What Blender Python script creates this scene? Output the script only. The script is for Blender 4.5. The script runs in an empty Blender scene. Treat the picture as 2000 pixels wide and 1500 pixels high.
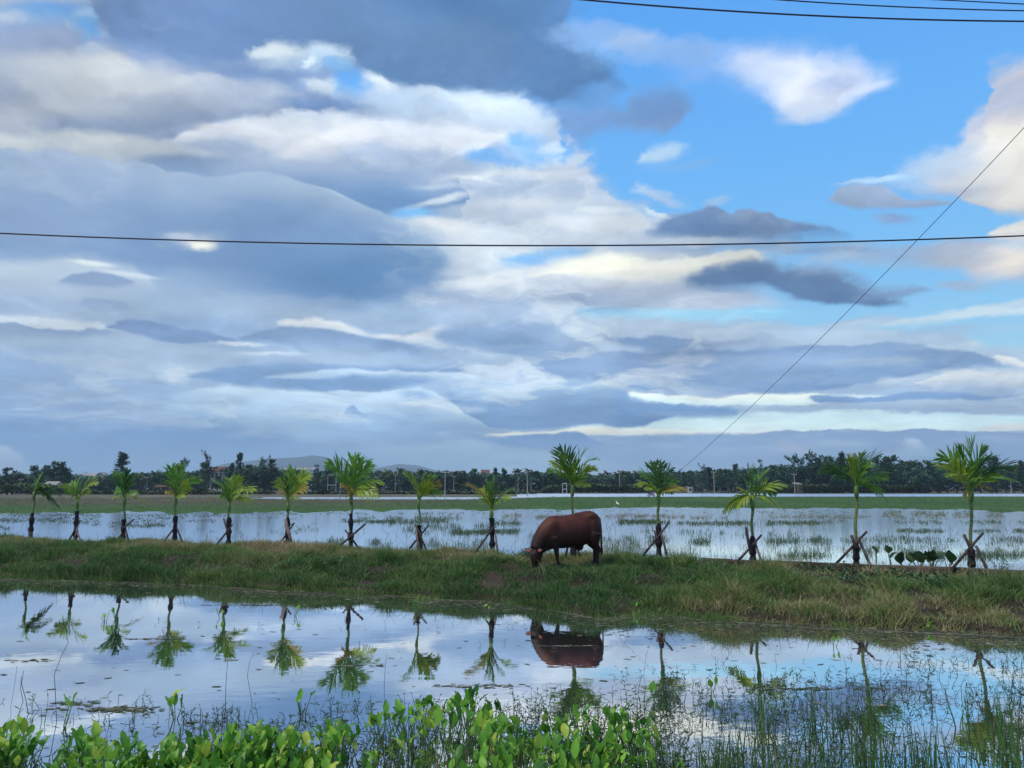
import bpy, math, random
import numpy as np
from math import radians as R, sin, cos, tan, pi
from mathutils import Vector, Matrix

random.seed(7)
RNG = np.random.default_rng(11)
scene = bpy.context.scene
col = scene.collection

# ------------------------------------------------------------------ camera
F = 1511.0                     # focal length in photo pixels (2000 x 1500)
PITCH = math.atan(202.0 / F)   # the horizon lies at row 952
CAM_H = 2.46                    # metres above the pond water (z = 0)
cam_d = bpy.data.cameras.new("camera")
cam_d.sensor_fit = 'HORIZONTAL'
cam_d.sensor_width = 36.0
cam_d.lens = 36.0 * F / 2000.0
cam_d.clip_start = 0.1
cam_d.clip_end = 30000
cam = bpy.data.objects.new("camera", cam_d)
cam.location = (0, 0, CAM_H)
cam.rotation_euler = (pi / 2 + PITCH, 0, 0)
col.objects.link(cam)
scene.camera = cam

def ray(px, py):
    u = (px - 1000.0) / F
    v = (750.0 - py) / F
    return Vector((u, cos(PITCH) - v * sin(PITCH), sin(PITCH) + v * cos(PITCH)))

def at(px, py, depth):
    """point seen at a photo pixel, at a horizontal distance (metres along Y)"""
    d = ray(px, py)
    k = depth / d.y
    return Vector((d.x * k, depth, CAM_H + d.z * k))

def on(px, py, z=0.0):
    """point of the horizontal plane z seen at a photo pixel"""
    d = ray(px, py)
    k = (z - CAM_H) / d.z
    return Vector((d.x * k, d.y * k, z))

def lin(r, g, b):
    def f(c):
        c /= 255.0
        return c / 12.92 if c <= 0.04045 else ((c + 0.055) / 1.055) ** 2.4
    return (f(r), f(g), f(b))

# ------------------------------------------------------------------ render look
scene.view_settings.view_transform = 'Standard'
scene.view_settings.look = 'None'
scene.view_settings.exposure = 0.12
scene.view_settings.gamma = 1.0
try:
    scene.cycles.use_denoising = True
    scene.cycles.max_bounces = 6
    scene.cycles.diffuse_bounces = 2
    scene.cycles.glossy_bounces = 3
    scene.cycles.transmission_bounces = 3
    scene.cycles.transparent_max_bounces = 6
    scene.cycles.volume_bounces = 0
    scene.cycles.sample_clamp_indirect = 4
except Exception:
    pass

# ------------------------------------------------------------------ sun
SUN_EL, SUN_ROT = R(62), R(242)      # behind the camera, to the left
sun_d = bpy.data.lights.new("sun", 'SUN')
sun_d.energy = 3.0
sun_d.angle = R(14)
sun_d.color = (1.0, 0.90, 0.78)
sun = bpy.data.objects.new("sun", sun_d)
sdir = Vector((sin(SUN_ROT) * cos(SUN_EL), cos(SUN_ROT) * cos(SUN_EL), sin(SUN_EL)))
sun.rotation_euler = sdir.to_track_quat('Z', 'Y').to_euler()
sun.location = (0, -10, 20)
col.objects.link(sun)

# ------------------------------------------------------------------ world: sky with clouds
world = bpy.data.worlds.new("World")
scene.world = world
world.use_nodes = True
wt = world.node_tree
wt.nodes.clear()
W = wt.nodes
def wl(a, b): wt.links.new(a, b)

def mathn(nt, op, a, b=None, c=None, clamp=False):
    n = nt.nodes.new('ShaderNodeMath'); n.operation = op; n.use_clamp = clamp
    for i, v in enumerate((a, b, c)):
        if v is None: continue
        if isinstance(v, (int, float)): n.inputs[i].default_value = v
        else: nt.links.new(v, n.inputs[i])
    return n.outputs[0]

def vecn(nt, op, a, b=None, c=None, out=0):
    n = nt.nodes.new('ShaderNodeVectorMath'); n.operation = op
    for i, v in enumerate((a, b, c)):
        if v is None: continue
        if isinstance(v, (tuple, list)): n.inputs[i].default_value = v
        else: nt.links.new(v, n.inputs[i])
    return n.outputs[out]

def mixc(nt, fac, a, b):
    n = nt.nodes.new('ShaderNodeMix'); n.data_type = 'RGBA'; n.clamp_factor = True
    for s, v in ((n.inputs[0], fac), (n.inputs[6], a), (n.inputs[7], b)):
        if isinstance(v, (int, float)): s.default_value = v
        elif isinstance(v, (tuple, list)): s.default_value = (*v[:3], 1)
        else: nt.links.new(v, s)
    return n.outputs[2]

def mapr(nt, v, a, b, c=0.0, d=1.0, smooth=False):
    n = nt.nodes.new('ShaderNodeMapRange'); n.clamp = True
    if smooth: n.interpolation_type = 'SMOOTHSTEP'
    for i, x in enumerate((v, a, b, c, d)):
        if isinstance(x, (int, float)): n.inputs[i].default_value = x
        else: nt.links.new(x, n.inputs[i])
    return n.outputs[0]

tc = W.new('ShaderNodeTexCoord')
sep = W.new('ShaderNodeSeparateXYZ'); wl(tc.outputs['Generated'], sep.inputs[0])
az = mathn(wt, 'MULTIPLY', mathn(wt, 'ARCTAN2', sep.outputs[0], sep.outputs[1]), 180 / pi)
zz = mathn(wt, 'MAXIMUM', sep.outputs[2], 0.0)
el = mathn(wt, 'MULTIPLY', mathn(wt, 'ARCSINE', zz), 180 / pi)
cmb = W.new('ShaderNodeCombineXYZ'); wl(az, cmb.inputs[0]); wl(el, cmb.inputs[1])
P = cmb.outputs[0]

def noise(nt, vec, scale, detail, rough, dist=0.0, col_out=False):
    n = nt.nodes.new('ShaderNodeTexNoise'); n.noise_dimensions = '3D'
    nt.links.new(vec, n.inputs['Vector'])
    n.inputs['Scale'].default_value = scale; n.inputs['Detail'].default_value = detail
    n.inputs['Roughness'].default_value = rough; n.inputs['Distortion'].default_value = dist
    return n.outputs[1] if col_out else n.outputs[0]

SKY_STOPS = [(0.0, (185, 210, 230)), (3.0, (205, 226, 236)), (5.5, (200, 228, 238)), (9, (158, 214, 245)), (14, (126, 196, 248)),
         (22, (106, 182, 250)), (32, (88, 166, 246)), (45, (66, 138, 222))]
def E(*a, **o): return (*a, o)
def PR(top, bot, cols, **o): return ('P', top, bot, cols, o)
# back to front; positions were measured in the picture plane and are turned into sky directions
CL = [
 # --- broad sheets
 PR([(-200,-200),(900,-200),(1000,150),(1060,280),(1100,330),(1300,420),(1420,480)], [(-200,960),(1000,960),(1420,960)],
    [(0,(140,168,208)),(.25,(158,180,212)),(.5,(172,188,216)),(1,(170,186,218))], st=30, sb=30, w=40, b=10, t=.3, se=60),
 PR([(900,640),(1100,620),(1300,628),(1600,640),(1750,655),(1900,680),(2000,690),(2200,690)], [(900,830),(1300,790),(1600,800),(2200,790)],
    [(0,(140,166,204)),(1,(174,192,218))], st=14, sb=20, w=20, a=.95, t=.3),
 # --- upper left
 PR([(-200,25),(0,28),(60,30),(130,38),(190,75),(225,60),(300,85),(420,130),(560,150),(700,185)], [(-200,300),(0,290),(300,290),(500,260),(700,225)],
    [(0,(146,162,198)),(.3,(166,178,206)),(.6,(190,195,214)),(.8,(172,184,216)),(1,(140,168,220))], st=12, sb=30, w=20, b=10, t=.3),
 E(120,18,130,20,(104,172,240),(92,162,236),a=.85),
 E(186,52,26,30,(100,175,245),None,a=.95,f=.6),
 E(18,30,40,14,(185,200,230),None,a=.9), E(172,18,26,11,(165,198,238),None,a=.85),
 E(70,80,120,34,(136,160,212),(146,168,216),a=.6), E(30,190,90,60,(150,166,204),None,a=.5),
 E(185,150,130,40,(196,201,218),(216,221,234),a=.9,rot=8), E(215,122,50,22,(222,226,237),(228,232,242),a=.9,f=1.6,rot=15),
 E(185,95,28,12,(190,205,235),None,a=.8,f=1.8), E(240,172,120,26,(204,208,222),None,a=.7),
 E(60,225,120,50,(184,188,206),(192,196,212),a=.7), E(220,215,150,26,(186,192,212),(200,205,220),a=.8),
 E(365,168,56,18,(196,202,222),(216,221,235),a=.9,f=1.6), E(450,185,90,28,(176,188,214),(186,196,220),a=.7),
 E(545,190,42,20,(196,204,224),(206,214,230),a=.85,f=1.5), E(350,195,150,16,(176,186,212),None,a=.6),
 PR([(80,240),(200,232),(330,212),(450,212),(600,195),(660,188),(720,190)], [(80,262),(200,275),(300,290),(450,255),(560,238),(640,225),(720,215)],
    [(0,(140,156,194)),(1,(140,162,204))], st=20, sb=14, a=.85),
 E(640,205,90,20,(104,142,204),(112,150,210),a=.85),
 # the dark shelf at the top
 PR([(185,-40),(260,-120),(1000,-200),(1085,-160),(1095,20),(1120,70),(1170,105),(1215,140)],
    [(185,-10),(205,40),(240,78),(300,100),(380,125),(470,125),(520,92),(600,88),(660,108),(720,140),(790,172),(850,188),(930,184),(1010,186),(1080,200),(1140,190),(1200,165),(1215,145)],
    [(0,(112,148,204)),(.3,(116,150,206)),(1,(126,160,214))], R=[(0,(88,128,180)),(.2,(76,122,176)),(.6,(80,126,180)),(1,(88,138,196))], x0=380, x1=900, st=26, sb=13, w=16, b=8, t=.25),
 E(760,70,220,60,(98,134,182),(104,142,190),a=.6,rot=10), E(1060,150,90,46,(70,118,172),None,a=.6,rot=15), E(590,150,110,30,(124,154,206),(112,150,210),a=.7),
 E(440,60,130,50,(106,144,202),None,a=.5), E(520,135,120,20,(118,150,206),None,a=.8),
 E(1085,40,60,80,(80,132,192),None,a=.5),
 E(538,106,50,24,(176,196,226),(214,223,237),sl=.7,st=.3,f=1.6), E(515,98,26,12,(216,224,238),None,a=.8,f=1.6),
 E(638,112,38,22,(172,200,236),(196,216,242),f=1.7,a=.95), E(604,119,12,7,(214,230,246),None,a=.9),
 E(640,168,40,14,(182,200,230),(206,218,238),f=1.7,rot=8), E(586,165,22,10,(140,170,220),None,a=.8),
 E(706,163,36,24,(98,174,246),(92,168,244),f=1.0), E(668,128,20,12,(120,184,244),None,a=.7),
 E(762,172,34,20,(192,208,234),(214,223,240),rot=40,f=1.6,sl=.5,st=.3), E(752,198,40,8,(168,192,228),None,a=.8),
 E(890,205,150,22,(176,199,232),(186,206,236),rot=4,f=1.6,a=.85), E(860,188,40,10,(196,211,236),None,a=.8,rot=8),
 # light streaky band with a crisp upper edge
 PR([(320,275),(360,256),(400,240),(470,232),(500,238),(545,232),(570,220),(590,217),(612,226),(660,224),(690,226),(740,236),(840,240),(920,246),(980,262),(1010,280)],
    [(320,310),(430,322),(560,335),(700,345),(850,335),(1010,300)],
    [(0,(150,170,208)),(.3,(172,186,216)),(.6,(206,210,228)),(.85,(220,223,238)),(1,(208,217,240))], st=4.5, sb=26, w=10, b=9, t=.3),
 E(650,278,120,20,(226,224,235),(232,230,238),rot=-14,a=.75), E(480,250,90,14,(220,222,236),None,a=.7,f=1.4), E(800,252,80,14,(204,211,232),None,a=.7,f=1.5),
 E(740,300,110,24,(160,178,214),None,a=.7), E(980,232,70,26,(190,205,230),(200,214,236),a=.75,f=2), E(930,210,44,18,(206,216,235),None,a=.6,f=1.8),
 E(905,290,34,8,(208,219,240),None,a=.8,rot=-14,f=1.6), E(1040,225,40,14,(186,204,232),None,a=.6,f=2),
 PR([(-200,258),(0,262),(100,256),(200,257),(330,280),(420,300)], [(-200,300),(100,305),(300,325),(420,325)], [(0,(186,194,210)),(1,(208,212,220))], st=7, sb=14, w=8, b=4, t=.25),
 PR([(290,312),(370,304),(430,318),(560,322),(700,326),(800,334),(900,340),(980,350)], [(290,335),(430,348),(560,352),(660,385),(760,428),(820,428),(880,405),(980,372)],
    [(0,(112,148,196)),(.5,(134,162,206)),(1,(152,174,212))], st=12, sb=10, w=10, t=.25),
 E(780,388,90,24,(92,138,192),(110,150,200),a=.85,rot=8), E(365,316,80,14,(126,152,194),None,a=.75), E(560,325,120,16,(160,178,212),None,a=.6),
 # blue window in the middle
 E(970,318,56,26,(98,174,245),None,a=.95,f=1.2,rot=8), E(930,302,30,14,(104,178,244),None,a=.8), E(1010,275,40,14,(104,178,244),None,a=.8), E(1030,300,60,20,(104,178,244),None,a=.8),
 E(815,418,36,11,(112,186,246),None,a=.9), E(1068,286,20,8,(190,212,240),None,a=.8), E(880,366,70,6,(188,202,224),None,a=.6),
 # right of the whale-back
 PR([(890,340),(930,322),(985,322),(1060,328),(1110,330),(1150,350),(1190,372),(1240,400),(1300,420),(1400,440)], [(890,352),(840,420),(840,440),(860,470),(1000,480),(1200,480),(1400,476)],
    [(0,(190,200,222)),(.4,(180,192,216)),(.7,(172,187,214)),(1,(192,203,226))], st=6, sb=14, w=18, b=10, t=.9, a=.9),
 E(920,345,50,6,(222,226,234),None,a=.8,rot=-4,f=1.6), E(1000,336,70,7,(208,213,228),None,a=.8,f=1.6), E(870,388,60,7,(214,219,230),None,a=.8,rot=-14,f=1.6),
 E(1060,372,110,16,(164,181,211),None,a=.8,f=1.8), E(1150,400,80,12,(186,198,220),None,a=.8,f=1.8), E(960,408,90,14,(184,194,214),None,a=.8,f=1.8),
 E(880,443,60,13,(220,220,226),(228,228,232),a=.85,f=1.8,rot=8), E(1010,440,80,20,(178,188,212),None,a=.7,f=1.8), E(1000,400,70,10,(206,210,224),None,a=.7,f=1.8),
 E(1180,440,110,18,(208,214,228),(216,220,232),a=.8,f=2.0), E(1290,420,30,4,(226,234,240),None,a=.7,rot=20), E(1180,410,40,6,(214,220,232),None,a=.8,f=1.8),
 E(1090,470,160,10,(200,208,224),None,a=.7,f=1.8),
 PR([(850,485),(900,478),(1000,480),(1100,484),(1300,486),(1420,490)], [(850,600),(1000,600),(1200,600),(1420,560)], [(0,(178,190,216)),(.5,(188,198,218)),(1,(176,188,214))], st=12, sb=18, t=.9, a=.85, w=16),
 E(1060,506,70,12,(112,180,240),None,a=.85,rot=-8,f=1.4), E(900,555,110,9,(208,212,226),None,a=.8,rot=-4,f=1.4), E(1000,540,90,10,(212,214,226),None,a=.7,rot=-6,f=1.4),
 E(950,575,80,12,(160,176,208),None,a=.8), E(1045,590,20,14,(205,212,228),None,a=.7,f=1.6), E(870,532,36,6,(206,211,226),None,a=.8),
 # --- the great whale-back cloud
 PR([(-200,300),(-60,294),(0,292),(20,288),(60,296),(90,292),(150,300),(200,306),(240,322),(262,312),(300,320),(330,338),(360,336),(400,346),(440,344),(480,336),(520,335),(560,346),(610,362),(650,374),(700,396),(740,414),(780,434),(820,452),(850,470),(880,500)],
    [(-200,500),(0,505),(150,512),(300,545),(400,560),(520,575),(620,590),(700,598),(780,588),(840,560),(885,520)],
    [(0,(138,166,206)),(.2,(116,150,198)),(.5,(124,154,200)),(.75,(140,166,206)),(.9,(158,179,214)),(1,(176,192,222))],
    R=[(0,(112,150,198)),(.15,(94,136,188)),(.4,(92,136,188)),(.65,(112,148,196)),(.85,(142,168,206)),(.95,(158,182,214)),(1,(182,198,222))], x0=250, x1=760, st=3.4, sb=34, w=3, b=2.5, t=.14),
 E(90,380,260,60,(150,172,212),(160,180,216),a=.55), E(60,440,160,26,(142,166,208),None,a=.6), E(520,360,90,20,(172,190,218),None,a=.35,rot=6),
 E(690,548,150,38,(84,130,182),(92,138,190),a=.75,rot=3,w=.6), E(250,500,200,22,(118,150,200),None,a=.6), E(820,520,60,50,(98,142,192),None,a=.6,w=.5), E(420,430,300,30,(118,150,196),None,a=.35,rot=6),
 E(388,462,56,15,(206,210,222),(196,204,220),a=.7,f=2.4,w=2.0,sl=.9,st=.9), E(402,471,30,9,(250,242,228),None,a=.85,f=2.6,w=2.2,sl=.9,st=.9), E(350,458,24,6,(196,204,222),None,a=.6),
 # --- middle right
 PR([(1040,545),(1090,532),(1120,520),(1150,500),(1180,492),(1210,505),(1260,512),(1330,500),(1400,496),(1450,492),(1470,505)], [(1040,552),(1150,556),(1300,556),(1400,540),(1470,515)],
    [(0,(206,208,216)),(.5,(236,232,224)),(1,(228,226,226))], st=8, sb=9, w=14, b=10, t=.5),
 E(1170,520,80,18,(248,243,228),(250,246,234),a=.9,f=1.4,rot=-4), E(1250,540,60,10,(222,220,218),None,a=.8,f=1.6), E(1400,506,60,9,(232,230,226),None,a=.9,rot=-8,f=1.6), E(1290,500,50,6,(190,198,214),None,a=.7),
 PR([(930,570),(1050,556),(1180,552),(1320,552),(1420,566),(1560,592)], [(930,605),(1100,606),(1300,606),(1450,598),(1560,596)], [(0,(158,174,206)),(.5,(156,172,204)),(1,(190,196,212))], R=[(0,(186,196,218)),(1,(168,182,212))], x0=1150, x1=1400, st=10, sb=9, t=.4),
 E(1350,616,190,11,(142,208,244),None,a=.85,f=1.3), E(1520,610,120,8,(138,200,238),None,a=.7), E(1180,606,70,6,(140,196,234),None,a=.6),
 PR([(1325,550),(1350,535),(1385,518),(1420,514),(1450,508),(1470,514),(1510,518),(1560,524),(1600,520),(1640,530),(1680,552),(1720,572),(1760,590)],
    [(1325,552),(1370,566),(1420,566),(1480,562),(1520,578),(1560,590),(1600,594),(1660,594),(1700,598),(1760,592)],
    [(0,(90,126,176)),(.5,(98,132,180)),(1,(122,148,192))], st=6.5, sb=8, w=10, b=8, t=.35, se=12),
 PR([(1660,578),(1700,562),(1760,558),(1810,568)], [(1660,585),(1740,582),(1810,572)], [(0,(120,150,196)),(1,(134,160,202))], st=5, sb=6, a=.85),
 PR([(1262,448),(1300,430),(1340,412),(1370,402),(1385,398),(1402,412),(1450,412),(1500,420),(1560,434),(1640,458)],
    [(1262,452),(1300,460),(1350,462),(1420,470),(1480,470),(1540,464),(1640,460)],
    [(0,(104,140,190)),(.5,(102,138,190)),(1,(120,150,198))], st=5.5, sb=9, w=10, b=7, t=.3, se=12),
 E(1395,392,24,6,(170,200,238),None,a=.6,rot=-14), E(1470,480,180,8,(140,172,216),None,a=.6), E(1350,470,80,7,(196,206,226),None,a=.7,f=1.5),
 # --- upper right
 E(1230,72,120,34,(152,188,238),(170,194,238),a=.75,rot=4), E(1240,78,44,18,(178,198,236),None,a=.7), E(1160,70,60,30,(120,166,228),None,a=.6),
 E(1380,118,110,44,(138,178,240),(150,184,240),a=.7), E(1400,170,140,30,(124,172,240),None,a=.6), E(1290,110,120,30,(136,178,238),None,a=.6),
 PR([(1430,110),(1460,98),(1500,96),(1560,92),(1600,100),(1640,112),(1670,112),(1700,140),(1750,158)], [(1430,130),(1470,170),(1500,200),(1540,220),(1580,234),(1610,226),(1650,200),(1700,180),(1750,164)],
    [(0,(196,206,236)),(.4,(196,206,236)),(.7,(190,202,236)),(1,(180,198,240))], st=14, sb=16, w=9, b=9, t=.4, se=20),
 E(1550,160,48,38,(224,226,240),(216,220,240),a=.85,w=.6), E(1640,160,50,16,(172,190,232),None,a=.7), E(1600,205,60,16,(204,212,238),None,a=.7,rot=-14), E(1690,175,50,7,(196,208,238),None,a=.75,rot=-18),
 E(1470,140,50,26,(182,200,238),None,a=.6),
 PR([(1065,200),(1120,205),(1170,196),(1210,190),(1225,165),(1265,152),(1300,160),(1330,185),(1362,215)], [(1065,232),(1080,250),(1115,272),(1150,262),(1190,250),(1240,256),(1290,262),(1315,248),(1330,225),(1362,220)],
    [(0,(120,152,202)),(.4,(108,148,204)),(1,(108,154,214))], st=13, sb=12, w=10, b=8, t=.3, se=20),
 E(1280,205,50,30,(100,142,200),None,a=.6), E(1175,175,50,16,(96,158,226),None,a=.6),
 PR([(1240,312),(1262,292),(1290,282),(1330,279),(1350,284)], [(1240,316),(1270,320),(1310,308),(1350,288)], [(0,(176,208,243)),(1,(206,224,244))], st=7, sb=12, w=6, b=4, a=.85),
 E(1330,322,70,9,(130,186,246),None,a=.7,rot=-8),
 PR([(1238,368),(1262,358),(1290,372),(1330,388),(1345,398)], [(1238,372),(1270,390),(1310,402),(1345,402)], [(0,(176,200,236)),(1,(192,210,238))], st=8, sb=9, w=8, a=.8),
 PR([(1800,330),(1850,292),(1880,262),(1900,240),(1925,210),(1935,160),(1950,140),(1980,126),(2060,110),(2200,110)], [(1800,345),(1870,385),(1920,402),(2000,412),(2200,410)],
    [(0,(186,192,210)),(.3,(206,205,216)),(.6,(220,216,224)),(1,(190,196,222))], R=[(0,(192,192,204)),(.3,(230,222,220)),(.6,(236,228,224)),(.85,(206,202,218)),(1,(186,192,220))], x0=1850, x1=1980, st=16, sb=10, w=16, b=12, t=.3),
 PR([(1650,350),(1720,348),(1780,330),(1840,290),(1880,280)], [(1650,356),(1750,372),(1880,380)], [(0,(140,178,226)),(1,(170,202,240))], st=9, sb=12, a=.75),
 E(1850,325,60,28,(178,192,222),(184,200,228),a=.8), E(1890,365,80,22,(190,196,216),(206,208,222),a=.85), E(1960,350,60,34,(232,226,224),None,a=.6,w=1.4),
 PR([(1615,388),(1650,362),(1690,356),(1720,368),(1760,385),(1860,392)], [(1615,392),(1660,408),(1720,408),(1800,402),(1860,398)], [(0,(148,168,206)),(1,(158,178,216))], st=5, sb=6, w=5, b=5, t=.2),
 E(1735,428,36,9,(142,172,222),None,a=.85), E(1700,352,60,5,(178,208,243),None,a=.85,rot=-6),
 PR([(1930,450),(1950,434),(1975,424),(2010,418),(2200,410)], [(1930,460),(1990,474),(2200,480)], [(0,(210,206,212)),(1,(232,226,222))], st=5, sb=8, b=8),
 PR([(1780,480),(1860,474),(1930,470),(2000,476),(2200,470)], [(1780,520),(1860,530),(1900,555),(2000,550),(2200,550)], [(0,(166,182,212)),(.5,(190,190,206)),(1,(186,192,214))], R=[(0,(184,186,204)),(.5,(228,216,210)),(1,(214,208,212))], x0=1880,x1=1980, st=10, sb=12, t=.4),
 E(1720,500,160,20,(156,180,218),(162,186,222),a=.7), E(1600,490,90,6,(136,166,214),None,a=.7), E(1870,562,50,9,(166,180,210),None,a=.8),
 PR([(1620,635),(1750,622),(1850,608),(1950,592),(2200,570)], [(1620,642),(1780,636),(1900,622),(2200,600)], [(0,(206,218,232)),(1,(204,220,236))], st=6, sb=7, w=5, a=.9),
 PR([(1510,650),(1580,634),(1680,616),(1740,618)], [(1510,655),(1620,648),(1740,632)], [(0,(160,184,216)),(1,(166,188,220))], st=6, sb=7, a=.8),
 E(1900,650,140,14,(160,186,220),None,a=.7,rot=-3), E(1990,600,60,8,(180,206,234),None,a=.6), E(1880,690,120,10,(162,190,220),None,a=.7),
 # --- lower left
 PR([(-200,520),(0,510),(90,505),(180,505),(260,520),(300,545)], [(-200,560),(100,560),(300,560)], [(0,(170,186,214)),(1,(188,202,222))], st=9, sb=14, a=.9, t=.4),
 E(170,514,50,6,(222,228,234),None,a=.9,rot=4,f=1.6), E(250,535,60,5,(204,212,228),None,a=.8,rot=8),
 PR([(112,548),(140,535),(175,530),(220,534),(260,548)], [(112,552),(160,560),(220,562),(260,554)], [(0,(142,164,204)),(1,(134,158,200))], st=4, sb=7, w=4, b=3),
 PR([(146,592),(160,582),(190,584),(240,592)], [(146,596),(180,606),(240,602)], [(0,(140,162,206)),(1,(144,164,208))], st=4, sb=5, w=4, b=3),
 PR([(-200,590),(60,582),(140,588),(300,600)], [(-200,615),(150,612),(300,612)], [(0,(160,180,212)),(1,(150,172,208))], st=8, sb=8, a=.7),
 E(410,579,16,5,(140,164,204),None,a=.7), E(450,600,200,16,(154,180,214),None,a=.6),
 PR([(-200,622),(0,620),(60,624),(130,630),(200,642)], [(-200,640),(100,648),(200,648)], [(0,(196,206,224)),(1,(206,214,228))], st=5, sb=8, a=.9),
 PR([(-200,640),(0,634),(25,632),(60,642),(110,646),(180,644),(210,650)], [(-200,690),(60,672),(140,664),(210,656)], [(0,(168,186,214)),(.5,(150,172,208)),(1,(136,160,202))], st=3.5, sb=14, b=3, w=5),
 PR([(200,642),(230,628),(260,623),(300,632),(360,642),(420,652),(460,668)], [(200,644),(260,656),(320,668),(370,674),(420,672),(460,670)], [(0,(124,152,198)),(.5,(118,146,194)),(1,(128,154,200))], st=3.5, sb=5, w=5, b=3, t=.2, se=6),
 PR([(560,640),(620,626),(660,632),(720,652),(800,660),(850,640)], [(560,645),(650,648),(740,662),(850,680)], [(0,(206,212,224)),(1,(226,224,228))], st=4, sb=5, a=.9, t=.3),
 PR([(460,664),(520,648),(580,641),(640,644),(700,656),(750,664),(820,680)], [(460,668),(540,676),(620,682),(700,684),(820,700)], [(0,(140,166,206)),(.5,(126,154,196)),(1,(122,148,192))], st=3, sb=9, w=5, b=2, t=.2),
 E(470,675,50,4,(206,214,230),None,a=.8), E(520,692,60,4,(200,210,228),None,a=.7),
 PR([(-200,665),(0,680),(40,694),(100,700),(220,702),(300,715),(420,728)], [(-200,720),(420,740)], [(0,(168,188,218)),(1,(182,198,222))], st=8, sb=14, a=.7),
 PR([(360,735),(440,722),(500,712),(560,708),(620,710),(700,716),(800,715),(900,722)], [(360,738),(450,752),(540,762),(640,764),(740,764),(820,752),(900,735)], [(0,(118,154,202)),(.5,(114,150,198)),(1,(130,160,204))], st=4, sb=4, w=5, b=2, t=.25),
 PR([(515,738),(560,729),(620,725),(690,720),(720,726)], [(515,741),(600,742),(660,738),(692,732)], [(0,(168,194,226)),(1,(188,208,232))], st=4, sb=6, w=6, b=4, t=.3, se=14, a=.9),
 PR([(700,726),(780,724),(860,728),(930,738)], [(700,732),(800,738),(930,752)], [(0,(160,188,222)),(1,(196,212,232))], st=3, sb=9, a=.85, w=4),
 PR([(-200,660),(-20,680),(30,692),(80,712),(150,720),(250,745),(340,755),(420,780),(520,810)], [(-200,960),(520,960)], [(0,(116,152,202)),(.35,(118,154,204)),(.7,(138,166,208)),(1,(146,172,212))], st=8, sb=10, w=14, b=6, t=.25),
 PR([(330,775),(380,760),(440,752),(490,760),(560,764),(640,766),(760,764),(820,760),(850,770),(900,800),(945,820),(950,840)], [(330,840),(450,860),(600,880),(780,880),(900,860),(950,845)],
    [(0,(130,164,208)),(.35,(148,178,214)),(.7,(172,196,224)),(1,(186,206,230))], st=3.5, sb=26, w=8, b=5, t=.3),
 PR([(664,812),(676,796),(690,791),(700,803),(716,812)], [(664,814),(690,820),(716,818)], [(0,(132,166,208)),(1,(122,158,206))], st=3, sb=5, w=4),
 E(815,780,28,12,(124,160,206),None,a=.8,rot=10), E(850,800,30,16,(176,196,222),None,a=.6), E(300,790,200,26,(150,178,214),None,a=.6,rot=4),
 PR([(-200,825),(0,828),(200,830),(400,836),(500,850),(700,880),(900,900)], [(-200,960),(900,960)], [(0,(110,150,200)),(.6,(104,146,198)),(1,(100,142,196))], R=[(0,(120,156,202)),(1,(132,166,208))], x0=350, x1=800, st=20, sb=10, w=14, t=.2),
 PR([(-200,870),(-20,868),(20,872),(50,885),(75,910)], [(-200,960),(75,960)], [(0,(140,166,204)),(1,(158,178,210))], st=5, sb=9, w=5),
 E(330,915,160,30,(122,160,206),None,a=.5),
 # --- lower middle and right
 PR([(840,655),(880,640),(930,628),(960,630),(990,622),(1040,632),(1080,640),(1120,655),(1180,690),(1260,720),(1300,740)], [(840,662),(900,680),(970,692),(1020,705),(1080,742),(1200,755),(1300,760)],
    [(0,(122,154,198)),(.5,(126,156,198)),(1,(144,168,206))], st=6, sb=8, w=10, b=8, t=.3),
 PR([(1160,655),(1175,648),(1185,650),(1200,658),(1240,660),(1270,656),(1310,665),(1400,668),(1500,650),(1530,668),(1600,676)], [(1160,660),(1220,680),(1300,690),(1450,690),(1600,690)],
    [(0,(140,164,202)),(.5,(118,150,196)),(1,(120,152,198))], R=[(0,(150,172,206)),(1,(160,178,208))], x0=1290, x1=1420, st=4, sb=9, w=6, b=4, t=.25),
 PR([(1180,690),(1300,686),(1450,690),(1560,680),(1650,676),(1740,674),(1800,678),(1870,692),(1920,705),(1982,716)], [(1180,740),(1240,765),(1320,774),(1420,778),(1500,770),(1600,765),(1700,752),(1800,735),(1900,722),(1982,720)],
    [(0,(112,148,196)),(.35,(122,154,198)),(.7,(132,160,202)),(1,(122,150,194))], st=5, sb=4.5, w=8, b=3, t=.5),
 E(1680,710,90,7,(158,178,208),None,a=.6,f=1.6), E(1420,708,160,9,(148,170,206),None,a=.6,f=1.5), E(1560,745,120,8,(142,166,204),None,a=.5,f=1.5), E(1850,700,70,10,(114,146,194),None,a=.7,rot=6),
 PR([(1225,768),(1300,772),(1400,778),(1470,772),(1560,770),(1640,772),(1700,770)], [(1225,776),(1300,790),(1450,796),(1560,796),(1700,790)], [(0,(200,224,234)),(.6,(222,234,234)),(1,(234,236,228))], st=3, sb=5, w=3, b=2),
 PR([(1930,706),(1950,700),(1975,702),(2000,712),(2200,712)], [(1930,712),(2000,722),(2200,722)], [(0,(214,216,222)),(1,(222,222,226))], st=3, sb=4),
 PR([(1780,758),(1820,738),(1860,728),(1920,728),(2000,722),(2200,718)], [(1780,762),(1850,780),(1950,778),(2200,776)], [(0,(138,160,198)),(.45,(156,174,204)),(.8,(196,202,214)),(1,(204,208,218))], st=5, sb=4, w=6, b=5, t=.3),
 PR([(1570,776),(1640,770),(1740,772),(1840,768),(1900,772),(1980,776)], [(1570,780),(1600,790),(1680,795),(1760,790),(1860,784),(1980,780)], [(0,(108,144,194)),(1,(118,150,198))], st=3, sb=3, w=4, b=2, se=6),
 E(1670,774,50,3,(196,216,228),None,a=.9),
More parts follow.
